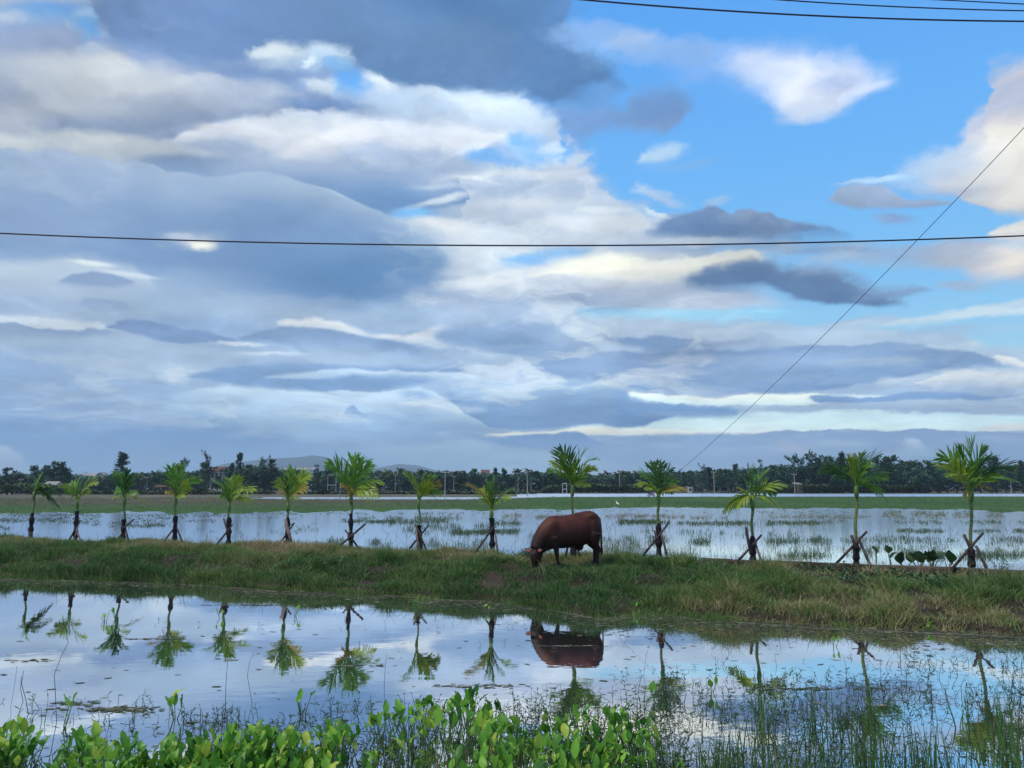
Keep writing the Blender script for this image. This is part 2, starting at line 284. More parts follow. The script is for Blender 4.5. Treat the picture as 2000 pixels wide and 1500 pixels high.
 PR([(1200,804),(1300,794),(1450,796),(1620,790),(1850,786),(1870,780),(1900,788),(2000,796),(2200,796)], [(1200,812),(1350,808),(1500,806),(1700,804),(1850,812),(1950,818),(2200,816)],
    [(0,(148,172,206)),(1,(156,176,208))], R=[(0,(136,162,202)),(1,(166,182,208))], x0=1500, x1=1850, st=4, sb=3, w=5, b=3, t=.3, a=.92),
 PR([(1120,826),(1300,816),(1400,808),(1600,806),(1800,806),(2200,818)], [(1120,850),(1300,850),(2200,850)], [(0,(222,234,230)),(.5,(206,230,236)),(1,(198,226,238))], st=4, sb=5, w=3, b=2, t=.3),
 PR([(870,765),(960,752),(1020,750),(1080,742),(1130,740),(1160,742),(1200,748),(1225,770),(1240,785),(1330,790),(1400,796),(1430,806)], [(870,775),(900,800),(950,835),(1010,842),(1100,835),(1170,828),(1200,836),(1260,836),(1320,812),(1430,812)],
    [(0,(112,152,204)),(.5,(124,160,206)),(1,(148,178,214))], R=[(0,(92,138,194)),(.5,(98,142,196)),(1,(116,154,204))], x0=1180, x1=1240, st=4, sb=4, w=7, b=7, t=.3),
 E(1345,812,80,7,(128,160,204),None,a=.8), E(1000,762,80,8,(160,186,218),None,a=.6,f=1.5),
 PR([(945,850),(1000,846),(1090,842),(1130,836),(1165,833),(1205,837),(1300,840),(1400,846),(1500,842),(1540,846)], [(945,856),(1050,850),(1150,850),(1250,850),(1400,852),(1540,850)], [(0,(232,228,214)),(1,(246,242,226))], st=3, sb=4, w=3, b=3, t=.3),
 PR([(900,850),(1040,856),(1150,862),(1180,856),(1300,850),(1420,848),(1560,840),(1620,840),(1700,842),(1800,836),(1900,846),(2000,840),(2200,840)], [(900,980),(2200,980)],
    [(0,(132,162,202)),(.5,(134,162,202)),(.85,(128,158,200)),(1,(126,152,196))], st=4, sb=10, w=5, b=4, t=.2),
 PR([(740,880),(800,870),(850,872),(900,862),(1000,872),(1100,884),(1200,900)], [(740,960),(1200,960)], [(0,(136,166,206)),(1,(156,184,214))], st=7, sb=10, w=8, b=6, t=.3),
 PR([(948,858),(1000,852),(1040,848),(1060,847),(1080,848),(1100,845),(1125,844),(1145,851),(1180,866)], [(948,862),(1000,875),(1100,880),(1170,872)], [(0,(112,152,202)),(1,(104,146,198))], st=3, sb=6, w=4, b=4),
 E(1555,878,46,12,(200,184,196),(176,182,206),a=.5,rot=14), E(1640,868,50,8,(160,182,212),None,a=.8), E(1700,888,120,10,(148,174,208),None,a=.6), E(1788,868,18,9,(184,202,222),None,a=.9,rot=25), E(1790,884,36,12,(158,184,214),None,a=.7),
 E(1930,870,80,14,(146,172,206),None,a=.6), PR([(1900,842),(1940,832),(1990,832),(2200,832)], [(1900,846),(1980,846),(2200,846)], [(0,(214,214,212)),(1,(222,220,216))], st=3, sb=4),
]
# ------------------------------------------------------------------ clouds of the western sky, computed on an azimuth / elevation grid
AZ0, AZ1, EL0, EL1 = -48.0, 48.0, -1.0, 47.0
SW, SH = 2304, 1152

def vnoise(u, v, fx, fy, rng):
    """smooth value noise, fx, fy = cells per degree"""
    U = (u - AZ0) * fx + 1; V = (v - EL0) * fy + 1
    gw = int((AZ1 - AZ0) * fx) + 6; gh = int((EL1 - EL0) * fy) + 6
    G = rng.random((gh, gw), dtype=np.float32)
    def weights(T):
        i = np.floor(T).astype(int); f = (T - i).astype(np.float32)
        w0 = (1 - f) ** 3 / 6; w1 = (3 * f ** 3 - 6 * f ** 2 + 4) / 6
        w3 = f ** 3 / 6; w2 = 1 - w0 - w1 - w3
        return i, (w0, w1, w2, w3)
    iu, wu = weights(U); iv, wv = weights(V)
    rows = sum(wv[k][:, None] * G[np.clip(iv - 1 + k, 0, gh - 1)] for k in range(4))
    return (sum(wu[k][None, :] * rows[:, np.clip(iu - 1 + k, 0, gw - 1)] for k in range(4)) - 0.5) * 3.2

def fbm(u, v, fx, fy, octs, rough, rng):
    out = 0; a = 1.0; tot = 0
    for o in range(octs):
        out = out + a * vnoise(u, v, fx * 2 ** o, fy * 2 ** o, rng); tot += a * a; a *= rough
    return out / tot ** 0.5

def hash_noise(x, y, seed):
    i = np.floor(x).astype(np.int64); j = np.floor(y).astype(np.int64); a = (x - i).astype(np.float32); b = (y - j).astype(np.float32)
    a = a * a * (3 - 2 * a); b = b * b * (3 - 2 * b)
    T = np.random.default_rng(seed).random(65536, dtype=np.float32)
    def h(p, q): return T[(p * 7919 + q * 104729) & 65535]
    return (h(i, j) * (1 - a) + h(i + 1, j) * a) * (1 - b) + (h(i, j + 1) * (1 - a) + h(i + 1, j + 1) * a) * b

def plane_fbm(x, y, f, octs, rough, seed):
    o = 0; t = 0; a = 1.0
    for k in range(octs):
        o = o + a * (hash_noise(x * f * 2 ** k + 17 * k, y * f * 2 ** k + 31 * k, seed + k) - .5); t += a * a; a *= rough
    return o / t ** .5 * 2.4

def smooth(x, a, b):
    t = np.clip((x - a) / (b - a), 0, 1)
    return t * t * (3 - 2 * t)

def sky_map(CL):
    u = np.linspace(AZ0, AZ1, SW, dtype=np.float32); v = np.linspace(EL0, EL1, SH, dtype=np.float32)
    rng = np.random.default_rng(5)
    n1 = fbm(u, v, 0.16, 0.30, 6, 0.52, rng); n2 = fbm(u, v, 0.16, 0.30, 6, 0.52, rng)      # big warp
    m1 = fbm(u, v, 0.55, 0.95, 5, 0.55, rng); m2 = fbm(u, v, 0.55, 0.95, 5, 0.55, rng)      # small warp
    yy, xx = np.mgrid[0:SH, 0:SW]
    def shift(A, dx, dy):
        return A[np.clip((yy + dy).astype(int), 0, SH - 1), np.clip((xx + dx).astype(int), 0, SW - 1)]
    streak = shift(fbm(u, v, 0.20, 0.75, 6, 0.56, rng), m1 * 14, n2 * 8)
    soft_n = fbm(u, v, 0.12, 0.35, 4, 0.5, rng)
    bil = np.abs(fbm(u, v, 0.45, 0.55, 3, 0.5, rng)) + 0.5 * np.abs(vnoise(u, v, 1.7, 1.9, rng)) + 0.22 * np.abs(vnoise(u, v, 3.6, 4.0, rng))
    lost = np.exp(np.clip(fbm(u, v, 0.22, 0.5, 3, 0.6, rng), -1, 1.3) * 0.85).astype(np.float32)      # edges that come and go
    lost2 = np.exp(np.clip(fbm(u, v, 0.22, 0.5, 3, 0.6, rng), -1, 1.3) * 0.8).astype(np.float32)
    # where each grid direction falls in the picture plane the clouds were measured on
    ua = np.radians(u)[None, :]; ve = np.radians(v)[:, None]
    X = np.sin(ua) * np.cos(ve); Y = np.cos(ua) * np.cos(ve); Z = np.broadcast_to(np.sin(ve), X.shape)
    f_ = Y * cos(PITCH) + Z * sin(PITCH); up = -Y * sin(PITCH) + Z * cos(PITCH)
    PX = (1000 + F * X / f_).astype(np.float32); PY = (750 - F * up / f_).astype(np.float32)
    C = np.zeros((SH, SW, 3), np.float32); A = np.zeros((SH, SW), np.float32)
    def box(x0, x1, y0, y1):
        M = (PX > x0) & (PX < x1) & (PY > y0) & (PY < y1)
        r = np.flatnonzero(M.any(1)); c = np.flatnonzero(M.any(0))
        if len(r) == 0 or len(c) == 0: return None
        return (slice(r[0], r[-1] + 1), slice(c[0], c[-1] + 1))
    def lay(S, m, cc, hole=False):
        if hole:
            A[S] *= 1 - m; return
        na = A[S] + (1 - A[S]) * m
        keep = (A[S] * (1 - m))[..., None]
        C[S] = (C[S] * keep + cc * m[..., None]) / np.maximum(na[..., None], 1e-4)
        A[S] = na
    def grad(t, cols):
        ts = [c[0] for c in cols]; L = [lin(*c[1]) for c in cols]
        return np.stack([np.interp(t, ts, [l[k] for l in L]).astype(np.float32) for k in range(3)], -1)
    for it in CL:
        if it[0] == 'P':
            _, top, bot, cols, o = it
            st = o.get('st', 8); sb = o.get('sb', 25); a = o.get('a', 1.0); wp = o.get('w', 14); bump = o.get('b', 5); tn = o.get('t', 0.16)
            xs = [p[0] for p in top] + [p[0] for p in bot]; ys = [p[1] for p in top] + [p[1] for p in bot]
            wp = wp * 1.35 if wp > 4 else wp
            thick_l = abs(bot[0][1] - top[0][1]); thick_r = abs(bot[-1][1] - top[-1][1])
            pad = 70 + wp * 2 + max(st, sb) * 2
            S = box(min(xs) - pad, max(xs) + pad, min(ys) - pad, max(ys) + pad)
            if S is None: continue
            x = PX[S] + (n1[S] + 0.5 * m1[S]) * wp * 1.1; y = PY[S] + (n2[S] + 0.4 * m2[S]) * wp * 0.45
            yt = np.interp(x, [p[0] for p in top], [p[1] for p in top]) - (bil[S] - 0.8) * bump
            yb = np.interp(x, [p[0] for p in bot], [p[1] for p in bot]) + streak[S] * sb * 0.35
            xa, xb = min(xs), max(xs); _ = 0
            sk = streak[S]
            if wp > 4:
                low_k = float(np.clip((np.mean(ys) - 560) / 140, 0, 1))          # far cloud banks near the horizon look crisper
                st = st * (1.7 - 0.75 * low_k) * lost[S]; sb = sb * (1.5 - 0.6 * low_k) * lost2[S]
            sel = max(o.get('se', 8), min(thick_l * 1.2, 110)); ser = max(o.get('se', 8), min(thick_r * 1.2, 110))
            m = smooth(y - yt, -st, st) * smooth(yb - y, -sb, sb)
            m = m * smooth(x, xa - sel, xa + sel) * smooth(x, xb + ser, xb - ser) * a
            th = np.maximum(yb - yt, 4)
            t = np.clip((yb - y) / th, 0, 1) + (soft_n[S] * 0.8 + sk * 0.5) * tn
            cc = grad(t, cols)
            if 'R' in o:
                k = smooth(x, o.get('x0', xa), o.get('x1', xb))[..., None]
                cc = cc * (1 - k) + grad(t, o['R']) * k
            lay(S, m, cc, o.get('hole'))
        else:
            px, py, rx, ry, low, top, o = it
            rot = o.get('rot', 0.0); a = o.get('a', 1.0); sl = o.get('sl', 0.6); st = o.get('st', 0.45); f = o.get('f', 1.0)
            top = top or low
            wp = o.get('w', 1.0) * min(ry * 0.55 + 3, 26)
            S = box(px - rx * 1.9 - 40, px + rx * 1.9 + 40, py - ry * 2.4 - rx * abs(sin(R(rot))) * 1.5 - 30, py + ry * 2.4 + rx * abs(sin(R(rot))) * 1.5 + 30)
            if S is None: continue
            c_, s_ = cos(R(rot)), sin(R(rot))
            dx = PX[S] - px + (n1[S] + 0.6 * m1[S]) * wp * 1.6; dy = PY[S] - py + (n2[S] + 0.5 * m2[S]) * wp * 0.6
            qx = (dx * c_ + dy * s_) / rx; qy = (dx * s_ - dy * c_) / ry
            d = np.sqrt(qx * qx + qy * qy) + streak[S] * f * 0.16 + m2[S] * f * 0.10
            s = np.minimum((sl + (st - sl) * np.clip((qy + 0.7) / 1.4, 0, 1)) * 1.3, 0.95)
            m = smooth(d, 1 + s, 1 - s) * a
            t = smooth(qy - streak[S] * 0.25, -0.8, 0.85)
            lay(S, m, grad(t, [(0, low), (1, top)]), o.get('hole'))
    # break every outline up once more with small curls
    c1 = fbm(u, v, 0.9, 1.6, 5, 0.6, rng); c2 = fbm(u, v, 0.9, 1.6, 5, 0.6, rng)
    gain = smooth(fbm(u, v, 0.15, 0.3, 2, 0.5, rng), -0.9, 0.9) * 0.8 + 0.2
    whale = 1 - 0.8 * smooth(PX, 950, 850) * smooth(PY, 280, 330) * smooth(PY, 600, 560)
    gain = gain * whale
    C = shift(C, c1 * 12 * gain, c2 * 5 * gain); A = shift(A, c1 * 12 * gain, c2 * 5 * gain)
    # fine cloudlets lying in a flat layer overhead: they flatten towards the horizon
    el_ = np.maximum(np.degrees(np.arcsin(np.clip(Z, -1, 1))), 0.2); k_ = 1.0 / (np.tan(np.radians(el_)) + 0.13)
    lx = (X / np.hypot(X, Y) * k_ + 0.05 * m1).astype(np.float32); ly = (Y / np.hypot(X, Y) * k_ + 0.05 * m2).astype(np.float32)
    w1 = plane_fbm(lx, ly, 1.6, 5, .55, 200)
    fl = plane_fbm(lx + 0.22 * w1, ly + 0.16 * w1, 2.6, 7, .60, 300)
    fd = plane_fbm(lx - 0.18 * w1, ly + 0.2 * w1, 3.4, 7, .62, 400)
    quiet = 1 - 0.62 * smooth(PX, 960, 840) * smooth(PY, 290, 350) * smooth(PY, 610, 560)      # the whale-back stays smooth
    quiet = quiet * (1 - 0.5 * smooth(PY, 150, 60) * smooth(PX, 250, 420) * smooth(PX, 1150, 1000))
    region = 0.45 + 0.55 * smooth(n1 + 0.3 * m1, -.9, .8)
    lumC = C.mean(-1)
    wl_ = smooth(fl, 0.15, 1.25) * 0.62 * quiet * region * (0.25 + 0.75 * smooth(el_, 1.5, 7.0)); wd_ = smooth(fd, 0.15, 1.25) * 0.36 * quiet * (0.25 + 0.75 * smooth(el_, 1.5, 7.0))
    bright = np.array(lin(222, 226, 232), np.float32); 
    C = C + (bright - C) * (wl_ * smooth(lumC, .18, .45))[..., None]
    C = C * (1 - wd_[..., None] * np.array([.42, .34, .22], np.float32))
    # ragged, thinning edges against the clear sky
    A = np.clip(A + (0.30 * fl + 0.16 * fd) * (4 * A * (1 - A)) * 1.1, 0, 1)
    stray = smooth(fl + .5 * n1, 1.35, 2.2) * smooth(PX, 700, 1000) * 0.30 * smooth(PY, 100, 300)
    nA = A + (1 - A) * stray; C = (C * A[..., None] + bright * ((1 - A) * stray)[..., None]) / np.maximum(nA, 1e-3)[..., None]; A = nA
    # the measured tones lean a little less to violet
    body = plane_fbm(lx + .1 * w1, ly, 1.3, 5, .6, 500)
    body2 = plane_fbm(lx - .12 * w1, ly + .1 * w1, 4.2, 6, .62, 600)
    C = C * (1 + (np.clip(body, -1.3, 1.3) * 0.15 + np.clip(body2, -1.5, 1.5) * 0.085) * quiet * (0.35 + 0.65 * smooth(el_, 1.0, 6.0)))[..., None]
    lum_ = (C * np.array([.25, .6, .15], np.float32)).sum(-1, keepdims=True)
    C = lum_ + (C - lum_) * 0.82
    C = C * np.array([1.0, 1.045, 1.0], np.float32) * (1 + 0.42 * np.exp(-el_ / 4.0))[..., None]
    C = 0.40 * (np.maximum(C, 1e-4) / 0.40) ** 1.14
    # gentle relief: long soft billows and streaks that catch light from above
    rel = shift(fbm(u, v, 0.16, 0.45, 4, 0.5, rng), n1 * 20, n2 * 8)
    shade = 1 + (0.032 * rel + 0.038 * streak + 0.020 * m1) * (0.5 + 0.5 * whale)
    C *= np.clip(shade, 0.8, 1.2)[..., None]
    return C, A
cloudC, cloudA = sky_map(CL)
rgba = np.empty((SH, SW, 4), np.float32)
rgba[..., :3] = cloudC; rgba[..., 3] = 1.0
def data_image(name, arr):
    im = bpy.data.images.new(name, arr.shape[1], arr.shape[0], alpha=False, float_buffer=True)
    im.colorspace_settings.name = 'Non-Color'
    im.pixels.foreach_set(arr.ravel()); im.update(); im.pack()
    return im
imC = data_image("cloud_light", rgba)
rgba[..., :3] = cloudA[..., None]
imA = data_image("cloud_cover", rgba)

nish = W.new('ShaderNodeTexSky'); nish.sky_type = 'NISHITA'; nish.sun_disc = False
nish.sun_elevation = SUN_EL; nish.sun_rotation = SUN_ROT
nish.air_density = 1.3; nish.dust_density = 0.6; nish.ozone_density = 3.0
ramp = W.new('ShaderNodeValToRGB'); ramp.color_ramp.interpolation = 'LINEAR'
wl(mapr(wt, el, 0, 45), ramp.inputs[0])
els = ramp.color_ramp.elements
while len(els) < len(SKY_STOPS): els.new(0.5)
for e, (deg, c) in zip(els, SKY_STOPS):
    e.position = deg / 45.0; e.color = (*[x * 10 for x in lin(*c)], 1)
cur = mixc(wt, 0.9, nish.outputs[0], ramp.outputs[0])
stretched = vecn(wt, 'MULTIPLY', tc.outputs['Generated'], (1.0, 1.0, 2.6))
b0 = noise(wt, stretched, 2.6, 7.0, 0.6, 0.4)
bm = mapr(wt, b0, 0.44, 0.58, 0, 0.9, True)
loose = mixc(wt, bm, cur, mixc(wt, mapr(wt, b0, 0.5, 0.68), [x * 10 for x in lin(188, 197, 216)], [x * 10 for x in lin(130, 150, 186)]))
uv = W.new('ShaderNodeCombineXYZ')
wl(mapr(wt, az, AZ0, AZ1), uv.inputs[0]); wl(mapr(wt, el, EL0, EL1), uv.inputs[1])
def img(im):
    n = W.new('ShaderNodeTexImage'); n.image = im; n.extension = 'EXTEND'; n.interpolation = 'Linear'
    wl(uv.outputs[0], n.inputs[0]); return n.outputs[0]
west = mixc(wt, img(imA), cur, vecn(wt, 'MULTIPLY', img(imC), (10.0, 10.0, 10.0)))
inside = mathn(wt, 'MULTIPLY', mapr(wt, mathn(wt, 'ABSOLUTE', az), 38, 47, 1, 0, True), mapr(wt, el, 38, 46, 1, 0, True))
cur = mixc(wt, inside, loose, west)
bg = W.new('ShaderNodeBackground'); bg.inputs['Strength'].default_value = 0.10
wl(cur, bg.inputs['Color'])
wo = W.new('ShaderNodeOutputWorld'); wl(bg.outputs[0], wo.inputs['Surface'])
world.cycles.sampling_method = 'MANUAL'
world.cycles.sample_map_resolution = 1024
# ------------------------------------------------------------------ helpers
def tag(o, label=None, cat=None, group=None, kind=None):
    if label: o['label'] = label
    if cat: o['category'] = cat
    if group: o['group'] = group
    if kind: o['kind'] = kind
    return o

def empty(name, loc=(0, 0, 0), rz=0.0):
    o = bpy.data.objects.new(name, None); o.location = loc; o.rotation_euler = (0, 0, rz)
    o.empty_display_size = 0.2; col.objects.link(o); return o

def link(name, me, parent=None, mat=None):
    o = bpy.data.objects.new(name, me); col.objects.link(o)
    if mat and not me.materials: me.materials.append(mat)
    if parent: o.parent = parent
    return o

def mesh_np(name, V, Fc, mat=None, attrs=None, smooth_=False):
    """V (n,3), Fc (m,k) numpy arrays; attrs {name: per-vertex floats}"""
    V = np.asarray(V, np.float32); Fc = np.asarray(Fc, np.int32); k = Fc.shape[1]
    me = bpy.data.meshes.new(name)
    me.vertices.add(len(V)); me.vertices.foreach_set('co', V.ravel())
    me.loops.add(Fc.size); me.loops.foreach_set('vertex_index', Fc.ravel())
    me.polygons.add(len(Fc)); me.polygons.foreach_set('loop_start', np.arange(0, Fc.size, k, dtype=np.int32))
    me.update(calc_edges=True)
    if smooth_: me.polygons.foreach_set('use_smooth', np.ones(len(Fc), bool))
    for an, av in (attrs or {}).items():
        a = me.attributes.new(an, 'FLOAT', 'POINT'); a.data.foreach_set('value', np.asarray(av, np.float32))
    if mat: me.materials.append(mat)
    return me

class MB:
    """collects shapes into one mesh"""
    def __init__(s): s.v = []; s.f = []
    def add(s, vs, fs):
        n = len(s.v); s.v += [tuple(v) for v in vs]; s.f += [tuple(i + n for i in f) for f in fs]; return s
    def box(s, x0, x1, y0, y1, z0, z1, m=None):
        vs = [(x, y, z) for z in (z0, z1) for y in (y0, y1) for x in (x0, x1)]
        if m: vs = [m @ Vector(v) for v in vs]
        return s.add(vs, [(0, 2, 3, 1), (4, 5, 7, 6), (0, 1, 5, 4), (2, 6, 7, 3), (0, 4, 6, 2), (1, 3, 7, 5)])
    def tube(s, pts, rads, n=6, caps=True, squash=1.0):
        pts = [Vector(p) for p in pts]; 
        if isinstance(rads, (int, float)): rads = [rads] * len(pts)
        vs = []; fs = []; prev = None
        for i, p in enumerate(pts):
            t = (pts[min(i + 1, len(pts) - 1)] - pts[max(i - 1, 0)]).normalized()
            a = prev if prev is not None else (Vector((0, 0, 1)) if abs(t.z) < 0.9 else Vector((0, 1, 0)))
            b = t.cross(a).normalized(); a = b.cross(t).normalized(); prev = a
            for k in range(n):
                an = 2 * pi * k / n
                vs.append(p + (a * cos(an) * squash + b * sin(an)) * rads[i])
        for i in range(len(pts) - 1):
            for k in range(n):
                k2 = (k + 1) % n
                fs.append((i * n + k, i * n + k2, (i + 1) * n + k2, (i + 1) * n + k))
        if caps:
            fs.append(tuple(range(n))[::-1]); fs.append(tuple((len(pts) - 1) * n + k for k in range(n)))
        return s.add(vs, fs)
    def ball(s, c, r, n=10, m=7, scale=(1, 1, 1)):
        vs = []; fs = []; c = Vector(c)
        for i in range(1, m):
            th = pi * i / m
            for k in range(n):
                ph = 2 * pi * k / n
                vs.append(c + Vector((sin(th) * cos(ph) * r * scale[0], sin(th) * sin(ph) * r * scale[1], cos(th) * r * scale[2])))
        top = len(vs); vs.append(c + Vector((0, 0, r * scale[2]))); vs.append(c - Vector((0, 0, r * scale[2])))
        for i in range(m - 2):
            for k in range(n):
                k2 = (k + 1) % n
                fs.append((i * n + k, (i + 1) * n + k, (i + 1) * n + k2, i * n + k2))
        for k in range(n):
            k2 = (k + 1) % n
            fs.append((top, k, k2)); fs.append((top + 1, (m - 2) * n + k2, (m - 2) * n + k))
        return s.add(vs, fs)
    def mesh(s, name, mat=None, smooth_=False):
        me = bpy.data.meshes.new(name); me.from_pydata(s.v, [], s.f); me.update()
        if smooth_: me.polygons.foreach_set('use_smooth', np.ones(len(me.polygons), bool))
        if mat: me.materials.append(mat)
        return me
    def build(s, name, mat, parent=None, smooth_=False):
        return link(name, s.mesh(name, mat, smooth_), parent)

def remeshed(name, mb, voxel, mat, smooth_it=4, parent=None):
    """one continuous skin over overlapping closed shapes"""
    o = bpy.data.objects.new(name, mb.mesh(name)); col.objects.link(o)
    r = o.modifiers.new('r', 'REMESH'); r.mode = 'VOXEL'; r.voxel_size = voxel; r.use_smooth_shade = True
    sm = o.modifiers.new('s', 'SMOOTH'); sm.iterations = smooth_it; sm.factor = 0.5
    dg = bpy.context.evaluated_depsgraph_get(); dg.update()
    me = bpy.data.meshes.new_from_object(o.evaluated_get(dg))
    o.modifiers.clear(); o.data = me; me.name = name
    me.materials.clear(); me.materials.append(mat)
    me.polygons.foreach_set('use_smooth', np.ones(len(me.polygons), bool))
    if parent: o.parent = parent
    return o

def copy_tree(o, parent=None):
    c = o.copy(); col.objects.link(c)
    if parent: c.parent = parent
    for ch in list(o.children): copy_tree(ch, c)
    return c

# ---- materials
def new_mat(name):
    m = bpy.data.materials.new(name); m.use_nodes = True
    nt = m.node_tree; return m, nt, nt.nodes['Principled BSDF']

def obj_noise(nt, scale, detail=4, rough=0.55, vec=(1, 1, 1), dist=0.0, world_=False):
    if world_:
        src = nt.nodes.new('ShaderNodeNewGeometry').outputs['Position']
    else:
        src = nt.nodes.new('ShaderNodeTexCoord').outputs['Object']
    return noise(nt, vecn(nt, 'MULTIPLY', src, vec), scale, detail, rough, dist)

def pmat(name, c1, c2=None, scale=4.0, rough=0.8, lo=0.4, hi=0.6, bump=0.0, vec=(1, 1, 1), spec=0.3, world_=False, detail=5):
    m, nt, b = new_mat(name)
    b.inputs['Roughness'].default_value = rough; b.inputs['Specular IOR Level'].default_value = spec
    if c2 is None: b.inputs['Base Color'].default_value = (*c1, 1)
    else:
        n = obj_noise(nt, scale, detail, 0.6, vec, world_=world_)
        nt.links.new(mixc(nt, mapr(nt, n, lo, hi), c1, c2), b.inputs['Base Color'])
        if bump:
            bn = nt.nodes.new('ShaderNodeBump'); bn.inputs['Strength'].default_value = 0.6; bn.inputs['Distance'].default_value = bump
            nt.links.new(n, bn.inputs['Height']); nt.links.new(bn.outputs[0], b.inputs['Normal'])
    return m

def leaf_mat(name, stops, rough=0.55, trans=0.25, attr='tint', nscale=0.5):
    """foliage: colour by the natural tint of each blade; light passes through"""
    m, nt, b = new_mat(name)
    b.inputs['Roughness'].default_value = rough; b.inputs['Specular IOR Level'].default_value = 0.25
    a = nt.nodes.new('ShaderNodeAttribute'); a.attribute_name = attr
    r = nt.nodes.new('ShaderNodeValToRGB'); e = r.color_ramp.elements
    while len(e) < len(stops): e.new(0.5)
    for el_, (p, c) in zip(e, stops): el_.position = p; el_.color = (*c, 1)
    nt.links.new(a.outputs['Fac'], r.inputs[0])
    nt.links.new(r.outputs[0], b.inputs['Base Color'])
    if trans:
        t = nt.nodes.new('ShaderNodeBsdfTranslucent'); mx = nt.nodes.new('ShaderNodeMixShader'); mx.inputs[0].default_value = trans
        nt.links.new(r.outputs[0], t.inputs[0]); nt.links.new(b.outputs[0], mx.inputs[1]); nt.links.new(t.outputs[0], mx.inputs[2])
        nt.links.new(mx.outputs[0], nt.nodes['Material Output'].inputs[0])
    return m

def flat_leaf(name, c1, c2, scale=3.0, trans=0.4, rough=0.45):
    m, nt, b = new_mat(name)
    b.inputs['Roughness'].default_value = rough; b.inputs['Specular IOR Level'].default_value = 0.35
    cc = mixc(nt, mapr(nt, obj_noise(nt, scale), 0.35, 0.65), c1, c2)
    nt.links.new(cc, b.inputs['Base Color'])
    t = nt.nodes.new('ShaderNodeBsdfTranslucent'); mx = nt.nodes.new('ShaderNodeMixShader'); mx.inputs[0].default_value = trans
    nt.links.new(cc, t.inputs[0]); nt.links.new(b.outputs[0], mx.inputs[1]); nt.links.new(t.outputs[0], mx.inputs[2])
    nt.links.new(mx.outputs[0], nt.nodes['Material Output'].inputs[0])
    return m

def n2(x, y, f, seed=0):
    """cheap smooth 2-D noise in [0,1] on arrays"""
    x = np.asarray(x, float) * f + 100; y = np.asarray(y, float) * f + 100
    i = np.floor(x).astype(np.int64); j = np.floor(y).astype(np.int64); a = x - i; b = y - j
    a = a * a * (3 - 2 * a); b = b * b * (3 - 2 * b)
    def h(p, q):
        k = (p * 374761393 + q * 668265263 + seed * 982451653) & 0xffffffff
        k = ((k ^ (k >> 13)) * 1274126177) & 0xffffffff
        return ((k ^ (k >> 16)) & 0xffff) / 65535.0
    return (h(i, j) * (1 - a) + h(i + 1, j) * a) * (1 - b) + (h(i, j + 1) * (1 - a) + h(i + 1, j + 1) * a) * b

def n2f(x, y, f, seed=0, octs=3):
    o = 0; t = 0; a = 1
    for k in range(octs): o = o + a * n2(x, y, f * 2 ** k, seed + k); t += a; a *= 0.5
    return o / t

def blades(base, height, width, lean, tint, rng, segs=3, curl=0.5, az=None, dirbias=None):
    """many grass blades as one mesh: base (n,3); returns V, F (quads), tint per vertex"""
    n = len(base)
    az = rng.uniform(0, 2 * pi, n) if az is None else az
    face = rng.uniform(0, 2 * pi, n)
    d = np.stack([np.cos(az), np.sin(az), np.zeros(n)], 1); w = np.stack([np.cos(face), np.sin(face), np.zeros(n)], 1)
    V = np.zeros((n, segs + 1, 2, 3)); T = np.zeros((n, segs + 1, 2))
    for k in range(segs + 1):
        t = k / segs
        out = (lean * (t ** 1.6) * height)[:, None] * d
        up = height * (t - curl * lean * 0.5 * t * t)
        c = base + out + np.stack([np.zeros(n), np.zeros(n), up], 1)
        hw = (width * 0.5 * (1 - t) ** 0.7 * (0.7 + 0.6 * min(t * 3, 1)) + 0.0006)[:, None]
        V[:, k, 0] = c - w * hw; V[:, k, 1] = c + w * hw
        T[:, k] = tint[:, None]
    idx = np.arange(n)[:, None] * (segs + 1) * 2
    Fq = np.concatenate([idx + np.array([[2 * k, 2 * k + 1, 2 * k + 3, 2 * k + 2]]) for k in range(segs)], 0)
    return V.reshape(-1, 3), Fq, T.ravel()
# ------------------------------------------------------------------ ground and water
FIELD_Z = 0.12
m_soil = pmat("soil", (0.020, 0.016, 0.010), (0.048, 0.037, 0.024), 1.6, 0.95, bump=0.05, world_=True)
m_far = pmat("far_land", (0.05, 0.075, 0.03), (0.12, 0.105, 0.065), 0.02, 0.95, world_=True)

